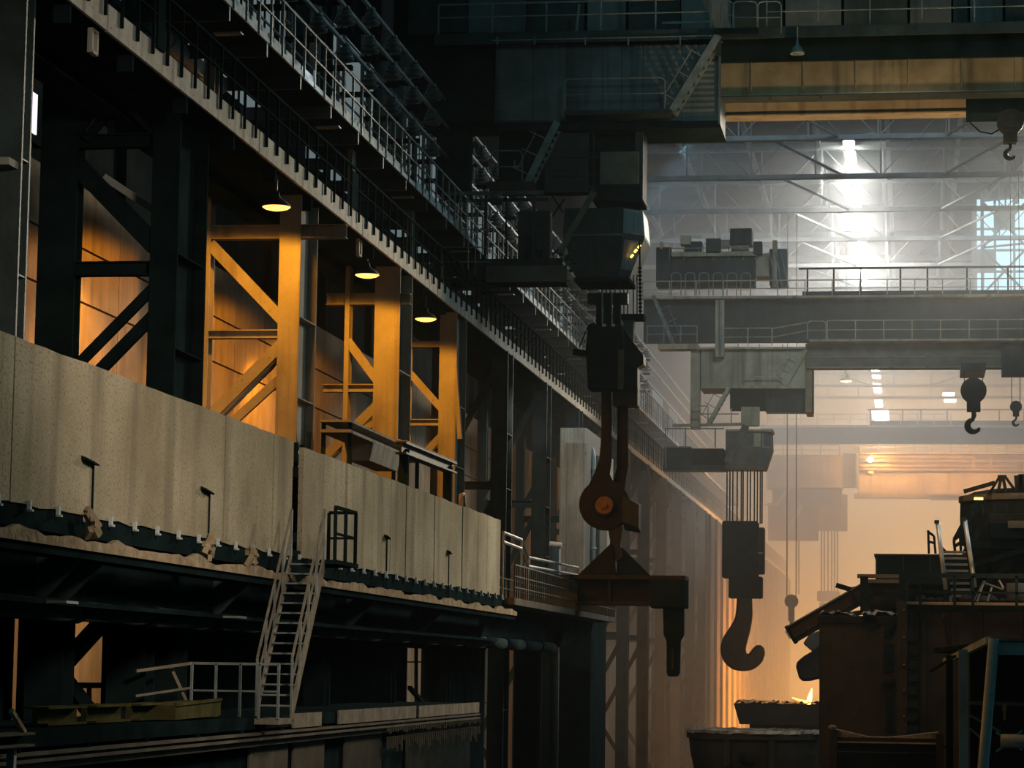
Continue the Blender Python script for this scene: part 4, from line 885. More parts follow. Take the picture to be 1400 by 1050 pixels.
rotpart(MB().lathe([(.0, 0), (.42, 0), (.45, .03), (.45, .1)], (0, 0, 0), 20), 'pin_collar', SOOT, lb, pc + Vector((0, .24, 0)), (-math.pi / 2, 0, 0))
rotpart(MB().lathe([(.0, 0), (.30, 0), (.33, .04), (.33, 1.2), (.30, 1.22)], (0, 0, 0), 20), 'pin', PINM, lb, pc, (-math.pi / 2, 0, 0))
rotpart(MB().lathe([(.0, 0), (.13, 0), (.15, .04), (.15, .08)], (0, 0, 0), 6), 'pin_nut', PINM, lb, pc - Vector((0, .06, 0)), (-math.pi / 2, 0, 0))
plate_xz([(838, 672), (852, 678), (852, 715), (846, 726), (818, 724), (808, 712), (822, 710), (834, 700)], Yk - .05, .5, 'link_block', HOOKM, lb)
x0, x1, y0, y1, z0, z1 = fb(851, 678, 873, 727, Yk, .9, -.5)
MB().hexa([(x0, y0, z0 + .35), (x0, y1, z0 + .1), (x0, y1, z1), (x0, y0, z1)], [(x1, y0 + .1, z0 + .15), (x1, y1, z0), (x1, y1, z1 - .25), (x1, y0 + .1, z1 - .3)]).build('link_cover', STEEL, lb)
plate_xz([(830, 715), (850, 720), (848, 745), (852, 762), (844, 768), (832, 762), (834, 740)], Yk - .2, .4, 'shackle', HOOKM, lb)
plate_xz([(836, 742), (838, 750), (842, 788), (788, 788)], Yk - .35, .25, 'yoke_plate', RUSTM, lb); plate_xz([(846, 748), (850, 748), (890, 788), (842, 788)], Yk - .1, .25, 'yoke_plate', SOOT, lb)
B(743, 786, 937, 792, Yk, 1.5, -.75).build('top_flange', HOOKM, lb, bev=.01); B(743, 822, 930, 827, Yk, 1.3, -.7).build('bottom_flange', HOOKM, lb)
B(748, 792, 932, 822, Yk, .9, -.4).build('web', RUSTM, lb)
for px in (776, 833, 889): B(px - 1.5, 792, px + 1.5, 822, Yk, .3, -.65).build('web_stiffener', HOOKM, lb)
B(889, 791, 937, 831, Yk, 1.4, -.75).build('arm_housing', SOOT, lb, bev=.03)
ca = plate_xz([(906, 830), (934, 830), (934, 868), (929, 876), (928, 920), (925, 925), (913, 925), (911, 920), (911, 876), (907, 868)], Yk - .35, .6, 'claw_arm', SOOT, lb, bev=.04)
B(918, 886, 921, 916, Yk, .05, -.4).build('claw_slot', STEEL, ca)
la = plate_xz([(744, 826), (771, 826), (772, 858), (764, 885), (752, 885), (746, 860)], Yk - .35, .6, 'claw_arm', SOOT, lb, bev=.04)

# ================================================================== SECOND CRANE (Y about 147 m)
Y2 = 147.0
c2 = thing('overhead_crane', (at(1000, 530, Y2).x, Y2, at(1000, 530, Y2).z), 'dusty tan overhead crane beyond the lifting beam, second from the camera', 'crane')
XR2 = 1520
x0, x1, y0, y1, z0, z1 = fb(1103, 468, 1372, 503, Y2, 1.0)
MB().box(x0, at(1600, 480, Y2).x, y0 + .06, y1, z0 + .08, z1).build('front_girder', BOXM, c2); MB().box(x0, at(1600, 480, Y2).x, y0 - .05, y1 + .05, z0, z0 + .08).build('girder_flange', BROWN, c2)
MB().box(x0, x1, y0, y0 + .06, z0 + .6, z0 + .66).build('girder_strip', BROWN, c2)
B(1370, 468, 1560, 512, Y2, 1.4, -.4).build('girder_end', STEEL, c2)
zd = at(1235, 466, Y2).z; xa = at(1107, 466, Y2).x; xe = at(1600, 466, Y2).x
MB().box(xa, xe, Y2 - .9, Y2 + .1, zd - .12, zd).build('deck', TAN, c2)
railing(c2, (xa + 1.0, Y2 - .85, zd), (xe, Y2 - .85, zd), 1.05, 1.5, .03, m=TAN, mids=(.5,))
loop(1104, 439, 1129, 464, Y2 - .9, .035, .5).build('hoop_rail', TAN, c2)
# rear girder and its walkway
Y2r = 151.0
x0, x1, y0, y1, z0, z1 = fb(880, 407, XR2, 442, Y2r, 1.0)
MB().box(x0, x1 + 3, y0, y1, z0 - 1.0, z1 - .1).build('rear_girder', STEEL, c2)
MB().box(x0, x1 + 3, y0 - .8, y1, z1 - .1, z1 + .05).build('rear_deck', TAN, c2)
railing(c2, (x0, Y2r - .7, z1), (x1 + 3, Y2r - .7, z1), .95, 1.52, .03, m=TAN, mids=(.5,))
Y2b = 153.0; za = at(1240, 397, Y2b).z; zb = at(1240, 366, Y2b).z
rl = MB().bar((at(1092, 366, Y2b).x, Y2b, zb), (x1 + 3, Y2b, zb), .11).build('power_rail', STEEL, c2)
me = MB().box(-.05, .05, -.05, .05, za - .5 - zb, .06).mesh('rail_post', STEEL)
for px in (1104, 1140, 1177, 1231, 1268, 1322, 1378, 1432): inst('rail_post', me, rl, (at(px, 366, Y2b).x, Y2b, zb))
B(1097, 397, 1480, 408, Y2b, .4).build('rear_beam', STEEL, c2)
# trolley machinery
for (a, b, c_, d, m, nm) in ((897, 338, 918, 392, STEEL, 'winch_box'), (918, 352, 1032, 390, STEEL, 'winch_frame'), (1033, 346, 1052, 378, TAN, 'control_cabinet'), (998, 312, 1028, 334, STEEL, 'motor_box'), (936, 330, 960, 350, STEEL, 'gear_case'), (1052, 340, 1076, 390, RIBM, 'resistor_bank')):
    B(a, b, c_, d, Y2, 1.5, 4.8).build(nm, m, c2, bev=.04)
for a, b, z in ((975, 992, 334), (1000, 1018, 340)): pA = at(a, z, Y2 + 5.2); pB = at(b + 6, z, Y2 + 5.2); MB().tube([pA, pB], .28, 12).build('drum', TAN, c2, smooth=True)
for (a, b, c_, d, m, nm) in ((930, 322, 944, 334, TAN, 'motor_box'), (965, 326, 985, 346, STEEL, 'gear_case'), (1030, 330, 1042, 348, STEEL, 'motor_box'), (1056, 328, 1062, 392, TAN, 'mast'), (918, 344, 1034, 350, TAN, 'frame_beam'), (902, 330, 905, 340, TAN, 'mast')):
    B(a, b, c_, d, Y2, .8, 4.4).build(nm, m, c2)
for px in (1062, 1070, 1078): MB().bar(at(px, 394, Y2 + 4.4), at(px - 10, 345, Y2 + 4.4), .07).build('cable_stay', RAIL, c2)
railing(c2, (at(905, 338, Y2).x, Y2 + 4.6, at(960, 338, Y2).z), (at(1030, 338, Y2).x, Y2 + 4.6, at(960, 338, Y2).z), .7, .9, .025, m=RAIL)
for px in range(918, 1030, 19): loop(px, 373, px + 13, 404, Y2 + 3.9, .03).build('cable_hoop', RAIL, c2)
# end structure, dusty tan box with stair
for a, b in ((958, 1010), (1010, 1056), (1056, 1101)): x0, x1, y0, y1, z0, z1 = fb(a, 477, b, 531, Y2, .08, -.2); MB().box(x0 + .012, x1 - .012, y0, y1, z0, z1).build('box_panel', TAN, c2)
B(944, 477, 957, 586, Y2, .8, -.1).build('end_plate', TAN, c2); B(957, 478, 1101, 531, Y2, 3.0, -.1).build('box_body', STEEL, c2)
B(956, 474.5, 1101, 477, Y2, .3, -.5).build('box_ledge', TAN, c2)
B(900, 470, 954, 477, Y2, 1.2, -.5).build('left_deck', TAN, c2)
railing(c2, (at(886, 472, Y2).x, Y2 - .5, at(920, 470, Y2).z), (at(954, 472, Y2).x, Y2 - .5, at(920, 470, Y2).z), .95, 1.0, .03, m=RAIL, mids=(.5,))
railing(c2, (at(990, 474, Y2).x, Y2 - .4, at(1040, 474, Y2).z), (at(1056, 474, Y2).x, Y2 - .4, at(1040, 474, Y2).z), 1.0, 1.4, .03, m=TAN, mids=(.5,))
MB().bar(at(1057, 449, Y2 - .4), at(1103, 441, Y2 - .4), .06).bar(at(1057, 461, Y2 - .4), at(1103, 452, Y2 - .4), .05).build('sloping_rail', TAN, c2)
for a in (1009, 1038, 1070): B(a - .6, 470, a + .6, 475, Y2, .05, -.55).build('edge_stub', TAN, c2)
B(978, 410, 990, 488, Y2, .4, -.7).build('post', TAN, c2); B(984, 410, 986.5, 488, Y2, .1, -.82).build('post_rib', RAIL, c2)
B(1047, 505, 1112, 563, Y2, 1.2, .4).build('hanger_plate', STEEL, c2)
B(1101, 470, 1110, 563, Y2, 3.0, .2).build('side_plate', BROWN, c2)
B(998, 528, 1048, 560, Y2, 1.0, .6).build('hanger_frame', SOOT, c2)
side_stair((1102, 478), (1073, 528), Y2 - .6, c2, 8, .22, m=TAN); side_stair((996, 530), (968, 580), Y2 - .6, c2, 8, .2, m=TAN)
side_stair((893, 404), (920, 470), Y2 + .2, c2, 8, .2, m=RAIL)
MB().bar(at(1012, 529, Y2 - .5), at(1075, 529, Y2 - .5), .18).build('stair_landing', TAN, c2); MB().bar(at(1018, 515, Y2 - .6), at(1070, 515, Y2 - .6), .05).bar(at(1070, 505, Y2 - .6), at(1070, 529, Y2 - .6), .05).build('landing_rail', TAN, c2)
MB().bar(at(920, 582, Y2 - .5), at(1015, 580, Y2 - .5), .16).build('cage_deck', TAN, c2)
for a, b in (((946, 555), (968, 555)), ((946, 566), (1010, 566)), ((1000, 558), (1000, 580)), ((968, 556), (968, 580))): MB().bar(at(*a, Y2 - .6), at(*b, Y2 - .6), .06).build('cage_rail', TAN, c2)
# lower cage, cab and platform
for a, b in (((910, 585), (910, 640)), ((937, 585), (937, 612)), ((910, 611), (944, 611)), ((910, 586), (990, 586)), ((978, 586), (978, 612))): MB().bar(at(*a, Y2 - .5), at(*b, Y2 - .5), .07).build('cage_bar', RAIL, c2)
B(908, 611, 945, 642, Y2, 1.2, -.3).build('cage_panel', STEEL, c2); B(940, 613, 990, 642, Y2, 1.0, .3).build('machinery', SOOT, c2, bev=.05); B(906, 636, 992, 643, Y2, 1.4, -.5).build('platform', STEEL, c2)
B(1013, 556, 1038, 582, Y2, .5, -.9).build('control_box', TAN, c2, bev=.02)
cb2, r2 = cab(c2, (992, 1054, 590, .5, 0.0), (992, 1055, 613, .55, -.05), (990, 1046, 641, .3, .2), Y2 - 1.0, 2.2, BOXM, None, None)
quad_on(r2[0], r2[1], 1, 2, .05, .95, .05, .95, .02, TAN, 'window_frame', cb2); quad_on(r2[0], r2[1], 1, 2, .15, .85, .12, .88, .035, GLASS, 'window_glass', cb2); quad_on(r2[1], r2[2], 1, 2, .1, .9, .1, .8, .02, GLASS, 'lower_glass', cb2)
quad_on(r2[0], r2[1], 0, 1, .78, .97, .1, .9, .03, TAN, 'side_frame', cb2)
MB().bar(at(1020, 582, Y2 - 1.3), at(994, 632, Y2 - 1.3), .12, .4).build('cab_brace', BOXM, c2)
MB().box(r2[0][0][0], r2[0][2][0] + .1, r2[0][0][1] - .1, r2[0][3][1], r2[0][0][2], r2[0][0][2] + .12).build('cab_roof', TAN, cb2)
# ropes and big hook of the second crane
Yh = 146.9
t = thing('hook_hoist', (at(1015, 916, Yh).x, Yh, at(1015, 916, Yh).z), 'huge single hook on twelve ropes below the second crane', 'hook')
me = MB().tube([(0, 0, 0), (0, 0, at(1015, 640, Yh).z - at(1015, 716, Yh).z)], .045, 6).mesh('rope', STEEL)
for px in (994, 998, 1002, 1008, 1013, 1016, 1022, 1026, 1031, 1035, 1039, 1042): p = at(px, 716, Yh); inst('rope', me, t, (p.x, Yh + (.2 if px % 2 else -.2), p.z))
B(987, 712, 1036, 790, Yh, 1.4, -.7).build('block_casing', SOOT, t, bev=.08); B(1034, 721, 1045, 785, Yh, .9, -.4).build('block_cheek', HOOKM, t, bev=.05)
B(996, 788, 1042, 818, Yh, .9, -.45).build('swivel_housing', SOOT, t, bev=.06); p = at(1039, 756, Yh - .45); MB().box(p.x - .3, p.x + .15, p.y, p.y + .05, p.z - .04, p.z + .04).build('latch', BROWN, t)
hk = [(1008, 815), (1028, 815), (1029, 842), (1026, 862), (1021, 880), (1019, 890), (1022, 896), (1027, 890), (1031, 884), (1037, 881), (1043, 883), (1046, 889), (1045, 900), (1039, 909), (1029, 916), (1016, 918), (1003, 916), (992, 908), (986, 896), (985, 884), (989, 871), (998, 858), (1005, 846), (1007, 832)]
MB().prism([(at(x, y, Yh).x, at(x, y, Yh).z) for x, y in hk], Yh - .35, Yh + .35).build('hook', HOOKM, t, bev=.12)
B(1314, 496, 1348, 506, Y2, 3.9, -3.8).build('trolley_bracket', STEEL, c2)
small_hook(1331, 504, 534, 593, 143.5, 'hazy hook block hanging below the right end of the second crane', sheave_r=.70)
small_hook(1389, 512, 556, 583, 162,  'smaller hazy hook block at the right edge beside the larger hook block', sheave_r=.36, ztop=37.7)

# ================================================================== THIRD CRANE (Y about 262 m), deep in the haze
Y3 = 262.0
c3 = thing('overhead_crane', (at(1050, 690, Y3).x, Y3, at(1050, 690, Y3).z), 'pale hazy overhead crane with orange girder pipes, farthest of three', 'crane')
B(1172, 642, 1560, 679, Y3, 1.2, .3).build('front_girder', TAN, c3); B(1168, 675, 1560, 681, Y3, 1.5, .2).build('girder_flange', BROWN, c3); B(1272, 678, 1560, 683, Y3, 1.5, .2).build('girder_flange', BROWN, c3)
for py, pxe in ((624, 1331), (630, 1400), (637, 1560), (642, 1560)): pA = at(1175, py, Y3 - .4); pB = at(1175, py, Y3 - .4); MB().tube([pA, (at(pxe, py, Y3).x, Y3 - .4, pA.z)], .16, 8).build('girder_pipe', BROWN, c3)
for px in (1331, 1355, 1380): B(px - 1.5, 624, px + 1.5, 640, Y3, .2, -.6).build('pipe_clamp', BROWN, c3)
_q = at(1290, 634, Y3); lamp('AREA', 'girder_pipe_fill', (_q.x, Y3 - 5, _q.z), 2600, (1.0, .46, .12), target=(_q.x, Y3, _q.z - .3), size=16, size_y=.4)  # added area light brightening the girder pipes, no lamp stands here
B(1172, 622, 1560, 643, Y3, .2, .2).build('pipe_backing', BOXM, c3)
zc3 = at(1300, 620, Y3).z; MB().box(at(1172, 620, Y3).x, at(1560, 620, Y3).x, Y3 - .9, Y3 + .5, zc3 - .1, zc3).build('deck', TAN, c3)
railing(c3, (at(1175, 620, Y3).x, Y3 - .8, zc3), (at(1400, 620, Y3).x, Y3 - .8, zc3), 1.05, 1.74, .04, m=TAN)
za3 = at(1110, 623, Y3).z; MB().box(at(1040, 620, Y3).x, at(1150, 620, Y3).x, Y3 - .9, Y3 + .5, za3 - .1, za3).build('deck', TAN, c3)
railing(c3, (at(1046, 620, Y3).x, Y3 - .8, za3), (at(1148, 620, Y3).x, Y3 - .8, za3), 1.0, 1.7, .04, m=TAN)
for a, b in ((1050, 1090), (1090, 1130), (1130, 1150)): B(a, 624, b, 666, Y3, .1, -.3).build('box_panel', TAN, c3)
B(1048, 624, 1152, 667, Y3, 3, -.15).build('box_body', TAN, c3); B(1152, 620, 1171, 666, Y3, .9, -.2).build('end_post', BOXM, c3); B(1170, 610, 1174, 668, Y3, .5, -.7).build('end_rail', RAIL, c3)
B(1056, 664, 1150, 690, Y3, 2.2, .4).build('underframe', BOXM, c3); B(1050, 688, 1118, 738, Y3, 2.0, .2).build('driver_cab', BOXM, c3); B(1118, 676, 1158, 725, Y3, 1.6, .8).build('hanger_plate', BROWN, c3)
side_stair((1080, 664), (1062, 690), Y3 - .6, c3, 6, .3, m=TAN); side_stair((1096, 690), (1078, 722), Y3 - .6, c3, 6, .3, m=TAN)
MB().bar(at(1046, 690, Y3 - .6), at(1064, 690, Y3 - .6), .2).build('stair_landing', TAN, c3)
HH = []
me = MB().tube([(0, 0, 0), (0, 0, at(1130, 676, Y3).z - at(1130, 812, Y3).z)], .08, 5).mesh('rope', STEEL)
for px in (1123, 1127, 1132, 1137, 1141, 1145, 1076, 1092): p = at(px, 812, Y3 + 1); HH.append(tuple(p))
t = thing('hook_hoist', (at(1132, 830, Y3).x, Y3, at(1132, 830, Y3).z), 'hazy rope block hanging below the farthest crane above the chute', 'hook'); B(1117, 808, 1148, 822, Y3, 1.5, .3).build('block_casing', BOXM, t, bev=.1); B(1120, 824, 1145, 836, Y3, 1.2, .4).build('block_lower', BOXM, t, bev=.1); B(1122, 820, 1126, 826, Y3, .8, .5).build('link', BOXM, t); B(1139, 820, 1143, 826, Y3, .8, .5).build('link', BOXM, t)
for q in HH: inst('rope', me, t, q)
p = at(1190, 629, Y3 - 1.0); lm = thing('crane_lamp', tuple(p), 'bright star-like lamp on the girder of the farthest crane', 'lamp')
MB().lathe([(.02, -.22), (.25, -.1), (.3, .05), (.1, .3)], p, 10).build('globe', E_WHITE, lm); MB().tube([(p.x, p.y, p.z + .2), (p.x, Y3 - .3, zc3 - .05)], .06, 6).build('stem', RAIL, lm)
lamp('POINT', 'crane_lamp_light', (p.x + 1.0, p.y - 1.2, p.z), 1500, (1.0, .5, .14), radius=.3)
p = at(1191, 646, Y3 - .2); lm = thing('crane_lamp', tuple(p), 'dim lamp under the girder pipes of the farthest crane', 'lamp'); MB().lathe([(.02, -.1), (.25, -.04), (.28, .05), (.1, .2)], p, 10).build('globe', E_AMB, lm); MB().tube([(p.x, p.y, p.z + .1), (p.x, p.y, p.z + .6)], .06, 6).build('stem', RAIL, lm)
# far girder of the same bay
Y4 = 246.0
cg = thing('bridge_girder', (at(1100, 605, Y4).x, Y4, at(1100, 605, Y4).z), 'long pale bridge girder with white railing in the haze before the farthest crane', 'girder')
B(1040, 584, 1560, 606, Y4, 1.2).build('web', STEEL, cg); B(1040, 581, 1560, 584, Y4, 1.6, -.8).build('deck', TAN, cg)
zz4 = at(1200, 581, Y4).z; railing(cg, (at(1050, 581, Y4).x, Y4 - .7, zz4), (at(1300, 581, Y4).x, Y4 - .7, zz4), .95, 1.5, .045, m=PALE)
zz5 = at(1280, 560, Y4 + 3).z; ra = MB().bar((at(1185, 560, Y4).x, Y4 + 3, zz5), (at(1560, 560, Y4).x, Y4 + 3, zz5), .14).build('power_rail', STEEL, cg)
me = MB().box(-.06, .06, -.06, .06, -1.9, .05).mesh('rail_post', STEEL)
for px in (1190, 1234, 1259, 1295, 1366, 1400): inst('rail_post', me, ra, (at(px, 560, Y4 + 3).x, Y4 + 3, zz5))
B(1190, 575, 1560, 583, Y4, .5, 2.7).build('rear_beam', STEEL, cg)
p = at(1157, 521, 186); lm = thing('bell_lamp', tuple(p), 'amber bell lamp hanging in the haze below the second crane', 'lamp')
MB().lathe([(.42, 0), (.40, .08), (.2, .35), (.1, .5), (.06, .75)], p, 14).build('shade', TAN, lm, smooth=True); MB().lathe([(.03, -.1), (.3, -.05), (.4, 0)], p, 14).build('lens', emis('amber_lens', (1, .6, .2), 12), lm)
MB().tube([(p.x, p.y, p.z + .7), (p.x, p.y, p.z + 1.6)], .03, 5).bar((p.x - .7, p.y, p.z + 1.6), (p.x + .7, p.y, p.z + 1.6), .06).build('hanger', RAIL, lm)
MB().tube([(p.x, p.y, p.z + 1.6), (p.x, p.y, 37.8)], .02, 4).build('drop_rod', RAIL, lm)

# ================================================================== FURNACE AND CASTING GEAR ON THE RIGHT
YF = 96.0
fb1 = thing('furnace_block', (at(1170, 1040, YF).x, YF, 0), 'tall sooty brown furnace block with ash on its flat top', 'furnace')
x0, x1, y0, y1, z0, z1 = fb(1120, 842, 1228, 1050, YF, 5.0); MB().box(x0, x1, y0, y1, 0, z1).build('casing', FURN, fb1, bev=.03)
MB().box(x0 - .05, x1, y0 - .06, y1, z1 - .28, z1 - .02).build('rim', RUSTM, fb1)
rr = random.Random(21); n = 24; vs = []
for j in range(8):
    for i in range(n + 1): vs.append((x0 + (x1 - x0) * i / n, y0 + 4.5 * j / 7, z1 + rr.uniform(0.02, .26) * (1 if 0 < j < 7 else .7)))
MB().add(vs, [(j * (n + 1) + i, j * (n + 1) + i + 1, (j + 1) * (n + 1) + i + 1, (j + 1) * (n + 1) + i) for j in range(7) for i in range(n)]).build('ash_layer', ASH, fb1)
for a, b, c_, d in ((1208, 880, 1222, 918), (1211, 945, 1222, 1000), (1180, 842, 1200, 858)): B(a, b, c_, d, YF, .1, -.06).build('recess_cover', SOOT, fb1)
MB().bar(at(1206, 933, YF - .1), at(1224, 930, YF - .1), .12).build('hinge_bar', RUSTM, fb1)
MB().prism([(at(x, y, YF).x, at(x, y, YF).z) for x, y in ((1222, 840), (1226, 846), (1214, 870), (1208, 872), (1210, 856))], YF - .15, YF).build('chute_guard', SOOT, fb1)
# tilting chute with its frame
ch = thing('casting_chute', (at(1120, 850, YF).x, YF + 1, at(1120, 850, YF).z), 'inclined open chute jutting left from the furnace top', 'chute')
a = at(1082, 868, YF + 1); b = at(1190, 806, YF + 1)
d = (b - a).normalized(); nn = Vector((-d.z, 0, d.x)); nn = nn if nn.z > 0 else -nn
for dy in (-.5, .55): MB().bar(a + Vector((0, dy, 0)), b + Vector((0, dy, 0)), .06, .62).build('side_plate', FURN, ch)
MB().bar(a - nn * .2, b - nn * .2, 1.1, .05).build('bed', SOOT, ch); MB().bar(a + nn * .32 + Vector((0, -.55, 0)), b + nn * .32 + Vector((0, -.55, 0)), .10, .05).build('edge_angle', RAIL, ch)
MB().bar(a - nn * .34 + Vector((0, 0, 0)), a + nn * .36, 1.2, .12, up=d).build('end_plate', SOOT, ch)
B(1176, 788, 1187, 838, YF, .35, .3).build('prop', SOOT, ch); MB().bar(at(1160, 806, YF + .4), at(1178, 830, YF + .4), .07).build('stay', SOOT, ch)
for q in range(7): p = at(1136 + q * 7, 838 - q * 3 + (q % 3) * 2, YF + .6); MB().bar(p - Vector((.2, 0, .12)), p + Vector((.22, .1, .14)), .16, .1).build('scrap_bar', ASH if q % 3 == 0 else FURN, ch)
MB().bar(at(1143, 800, YF + 1.4), at(1163, 806, YF + 1.4), .25, .18).bar(at(1160, 806, YF + 1.4), at(1175, 802, YF + 1.4), .1).build('pushrod', SOOT, ch)
# beams behind the chute and dark container
gb = thing('furnace_bridge', (at(1200, 800, YF).x, YF + 3, at(1200, 822, YF).z), 'pair of brown beams between the chute prop and the dark container', 'beam')
B(1172, 785, 1232, 790, YF, .5, 2).build('beam', BOXM, gb); B(1180, 792, 1234, 797, YF, .4, 1.6).build('beam', BOXM, gb); B(1185, 797, 1240, 815, YF, .4, 2).build('web', FURN, gb); B(1180, 795, 1242, 845, YF, .4, 3).build('pedestal', FURN, gb)
bx = thing('dark_container', (at(1240, 790, YF).x, YF + 5, at(1240, 800, YF).z), 'long black box behind the bare bright stair', 'box')
B(1197, 759, 1332, 800, YF, 3, 4.5).build('body', SOOT, bx, bev=.03); B(1242, 798, 1332, 832, YF, 2.0, 4.9).build('base', SOOT, bx)
for px in (1197, 1234, 1271): B(px, 759, px + 2.0, 790, YF, .05, 4.44).build('seam_rib', STEEL, bx)
for _px in (1205, 1290): q = fb(_px, 795, _px + 8, 830, YF, .3, 4.7); MB().box(q[0], q[1], q[2], q[3], 0, q[5]).build('leg', SOOT, bx)
B(1195, 757.5, 1334, 760, YF, 3.1, 4.4).build('lid', FURN, bx)
# main wall block with column, ladder and top flange
fw = thing('furnace_hall_wall', (at(1320, 940, YF).x, YF + .4, 0), 'broad sooty plate wall right of the furnace block with pale top flange', 'wall')
x0, x1, y0, y1, z0, z1 = fb(1232, 828, 1500, 1050, YF, 2.0, .5)
for i, (pa, pb) in enumerate(((1232, 1268), (1268, 1300), (1300, 1345), (1345, 1400), (1400, 1470))): q = fb(pa, 828, pb, 1050, YF, .12, .4); MB().box(q[0] + .01, q[1] - .01, q[2], q[3], 0, z1).build('plate', FURN, fw)
MB().box(x0, x1, y0 + .03, y1, 0, z1 - .02).build('core', SOOT, fw)
MB().box(x0 + .1, x1, y0 - .35, y0 + .4, z1, z1 + .10).build('top_flange', TAN, fw); MB().box(x0 + .1, x1, y0 - .2, y0 + .3, z1 - .2, z1).build('flange_web', SOOT, fw)
MB().bar(at(1290, 845, YF + .3), at(1298, 882, YF + .3), .06).build('lever', RUSTM, fw); p = at(1290, 843, YF + .28); MB().lathe([(.02, -.05), (.05, 0), (.02, .05)], p, 8).build('lever_knob', PINM, fw)
col = thing('furnace_post', (at(1233, 900, YF).x, YF - .3, 0), 'tall dark steel post between furnace block and plate wall', 'post')
x0, x1, y0, y1, z0, z1 = fb(1226, 782, 1240, 1050, YF, .4, -.35)
MB().box(x0, x1, y0, y0 + .06, 0, at(1233, 822, YF).z).box(x0 + .12, x1 - .12, y0 + .06, y0 + .4, 0, at(1233, 822, YF).z).build('shaft', FURN, col)
q = fb(1229, 780, 1239, 824, YF, .3, -.3); MB().box(*q).build('head', SOOT, col)
me = MB().lathe([(.02, -.04), (.05, 0), (.02, .04)], (0, 0, 0), 6).mesh('bolt', PINM)
for py in (834, 872, 909, 944, 980): p = at(1236, py, YF - .37); inst('bolt', me, col, tuple(p))
ld = thing('ladder', (at(1245, 900, YF).x, YF + .2, 0), 'thin rusty ladder fixed to the plate wall beside the post', 'ladder')
for px in (1236, 1256): p = at(px, 900, YF + .25); MB().box(p.x - .025, p.x + .025, p.y, p.y + .05, 0, at(1256, 815, YF).z if px > 1240 else at(1236, 835, YF).z).build('rail', RUSTM, ld)
me = MB().box(at(1236, 900, YF + .25).x, at(1256, 900, YF + .25).x, -.02, .02, -.02, .02).mesh('rung', RUSTM)
for i in range(14): inst('rung', me, ld, (0, YF + .27, at(1245, 1046 - 18 * i if i < 12 else 870 - 22 * (i - 11), YF).z)) if i < 11 else None
# platform railing and debris on top of the wall
rt = thing('top_railing', (at(1236, 786, YF).x, YF, at(1236, 825, YF).z), 'dark flat-bar railing along the top of the plate wall', 'railing')
zt = at(1300, 826, YF).z
for py, wd in ((787, .16), (810, .08)): z = at(1310, py, YF).z; MB().box(at(1238, py, YF).x, at(1480, py, YF).x, YF - .1, YF - .02, z - wd / 2, z + wd / 2).build('bar', SOOT, rt)
for px in (1258, 1305, 1330, 1390): p = at(px, 826, YF); MB().box(p.x - .05, p.x + .05, YF - .1, YF, zt - .1, at(px, 787, YF).z).build('post', SOOT, rt)
rr = random.Random(4)
m = MB()
for k in range(26):
    p = at(1250 + rr.uniform(0, 150), 826, YF + .8 + rr.uniform(0, 1.2)); r = rr.uniform(.06, .28); m.lathe([(r * .8, -.02), (r, r * .3), (r * .7, r * .8), (r * .2, r)], (p.x, p.y, zt + .13), 7)
db = m.build('scrap_heap', FURN, None); db['label'] = 'low heap of dark scrap lumps on the wall top behind the railing'; db['category'] = 'scrap'; db['kind'] = 'stuff'
for i, (a, b, m_) in enumerate((((1336, 822), (1352, 792), SILVER), ((1352, 822), (1360, 800), SILVER), ((1344, 812), (1332, 824), RAIL), ((1358, 796), (1372, 806), SILVER), ((1372, 806), (1362, 822), RAIL), ((1316, 824), (1330, 806), RAIL))):
    pass
t = thing('bar_trestle', (at(1350, 826, YF).x, YF + .3, zt), 'small bright bar trestle at the foot of the bare steel stair', 'trestle')
for i, (a, b, m_) in enumerate((((1336, 822), (1346, 794), SILVER), ((1350, 822), (1356, 803), SILVER), ((1344, 796), (1372, 806), RAIL), ((1366, 793), (1372, 804), SILVER), ((1330, 824), (1345, 795), RAIL))): MB().bar(at(*a, YF + .5), at(*b, YF + .5), .06).build('leg' if i != 2 else 'crossbar', m_, t)
# bright stair
bs = thing('bright_stair', (at(1308, 826, YF).x, YF + 1.2, zt), 'bare bright steel stair with tall silver poles behind the dark railing', 'stair')
YS2 = YF + 1.2
for (a, b) in (((1282, 715), (1293, 806)), ((1319, 711), (1333, 803))):
    MB().tube([at(*a, YS2 - .2), at(*b, YS2 - .2)], .085, 10).build('pole', SILVER, bs, smooth=True)
    p = at(*a, YS2 - .2); MB().box(p.x - .12, p.x + .05, p.y - .1, p.y + .1, p.z - .02, p.z + .1).build('pole_cap', SOOT, bs)
for i in range(8):
    f = i / 7; py = 753 + 60 * f; l = 1287 + 6 * f + (8 if i > 4 else 0); r = 1321 + 7 * f
    q = fb(l, py, r, py + 3.2, YS2, .35, .1 - .2 * f); MB().box(*q).build('tread', RAIL, bs)
MB().bar(at(1286, 740, YS2 + .4), at(1296, 815, YS2 + .4), .06, .3).bar(at(1323, 740, YS2 + .4), at(1334, 815, YS2 + .4), .06, .3).build('stringer', SOOT, bs)
MB().bar(at(1300, 815, YS2), at(1300, 826, YS2), .1).bar(at(1328, 815, YS2), at(1328, 826, YS2), .1).build('foot', RAIL, bs)
rl = MB()
for a, b in (((1269, 725), (1270, 757)), ((1277, 733), (1279, 757)), ((1269, 727), (1277, 733)), ((1268, 740), (1279, 743)), ((1284, 745), (1294, 755))): rl.bar(at(*a, YS2 + 3.6), at(*b, YS2 + 3.6), .09)
t = thing('short_railing', (at(1274, 757, YS2 + 3.6).x, YS2 + 3.6, at(1274, 757, YS2 + 3.6).z), 'short black railing on the dark container left of the bright stair', 'railing'); rl.build('frame', SOOT, t)
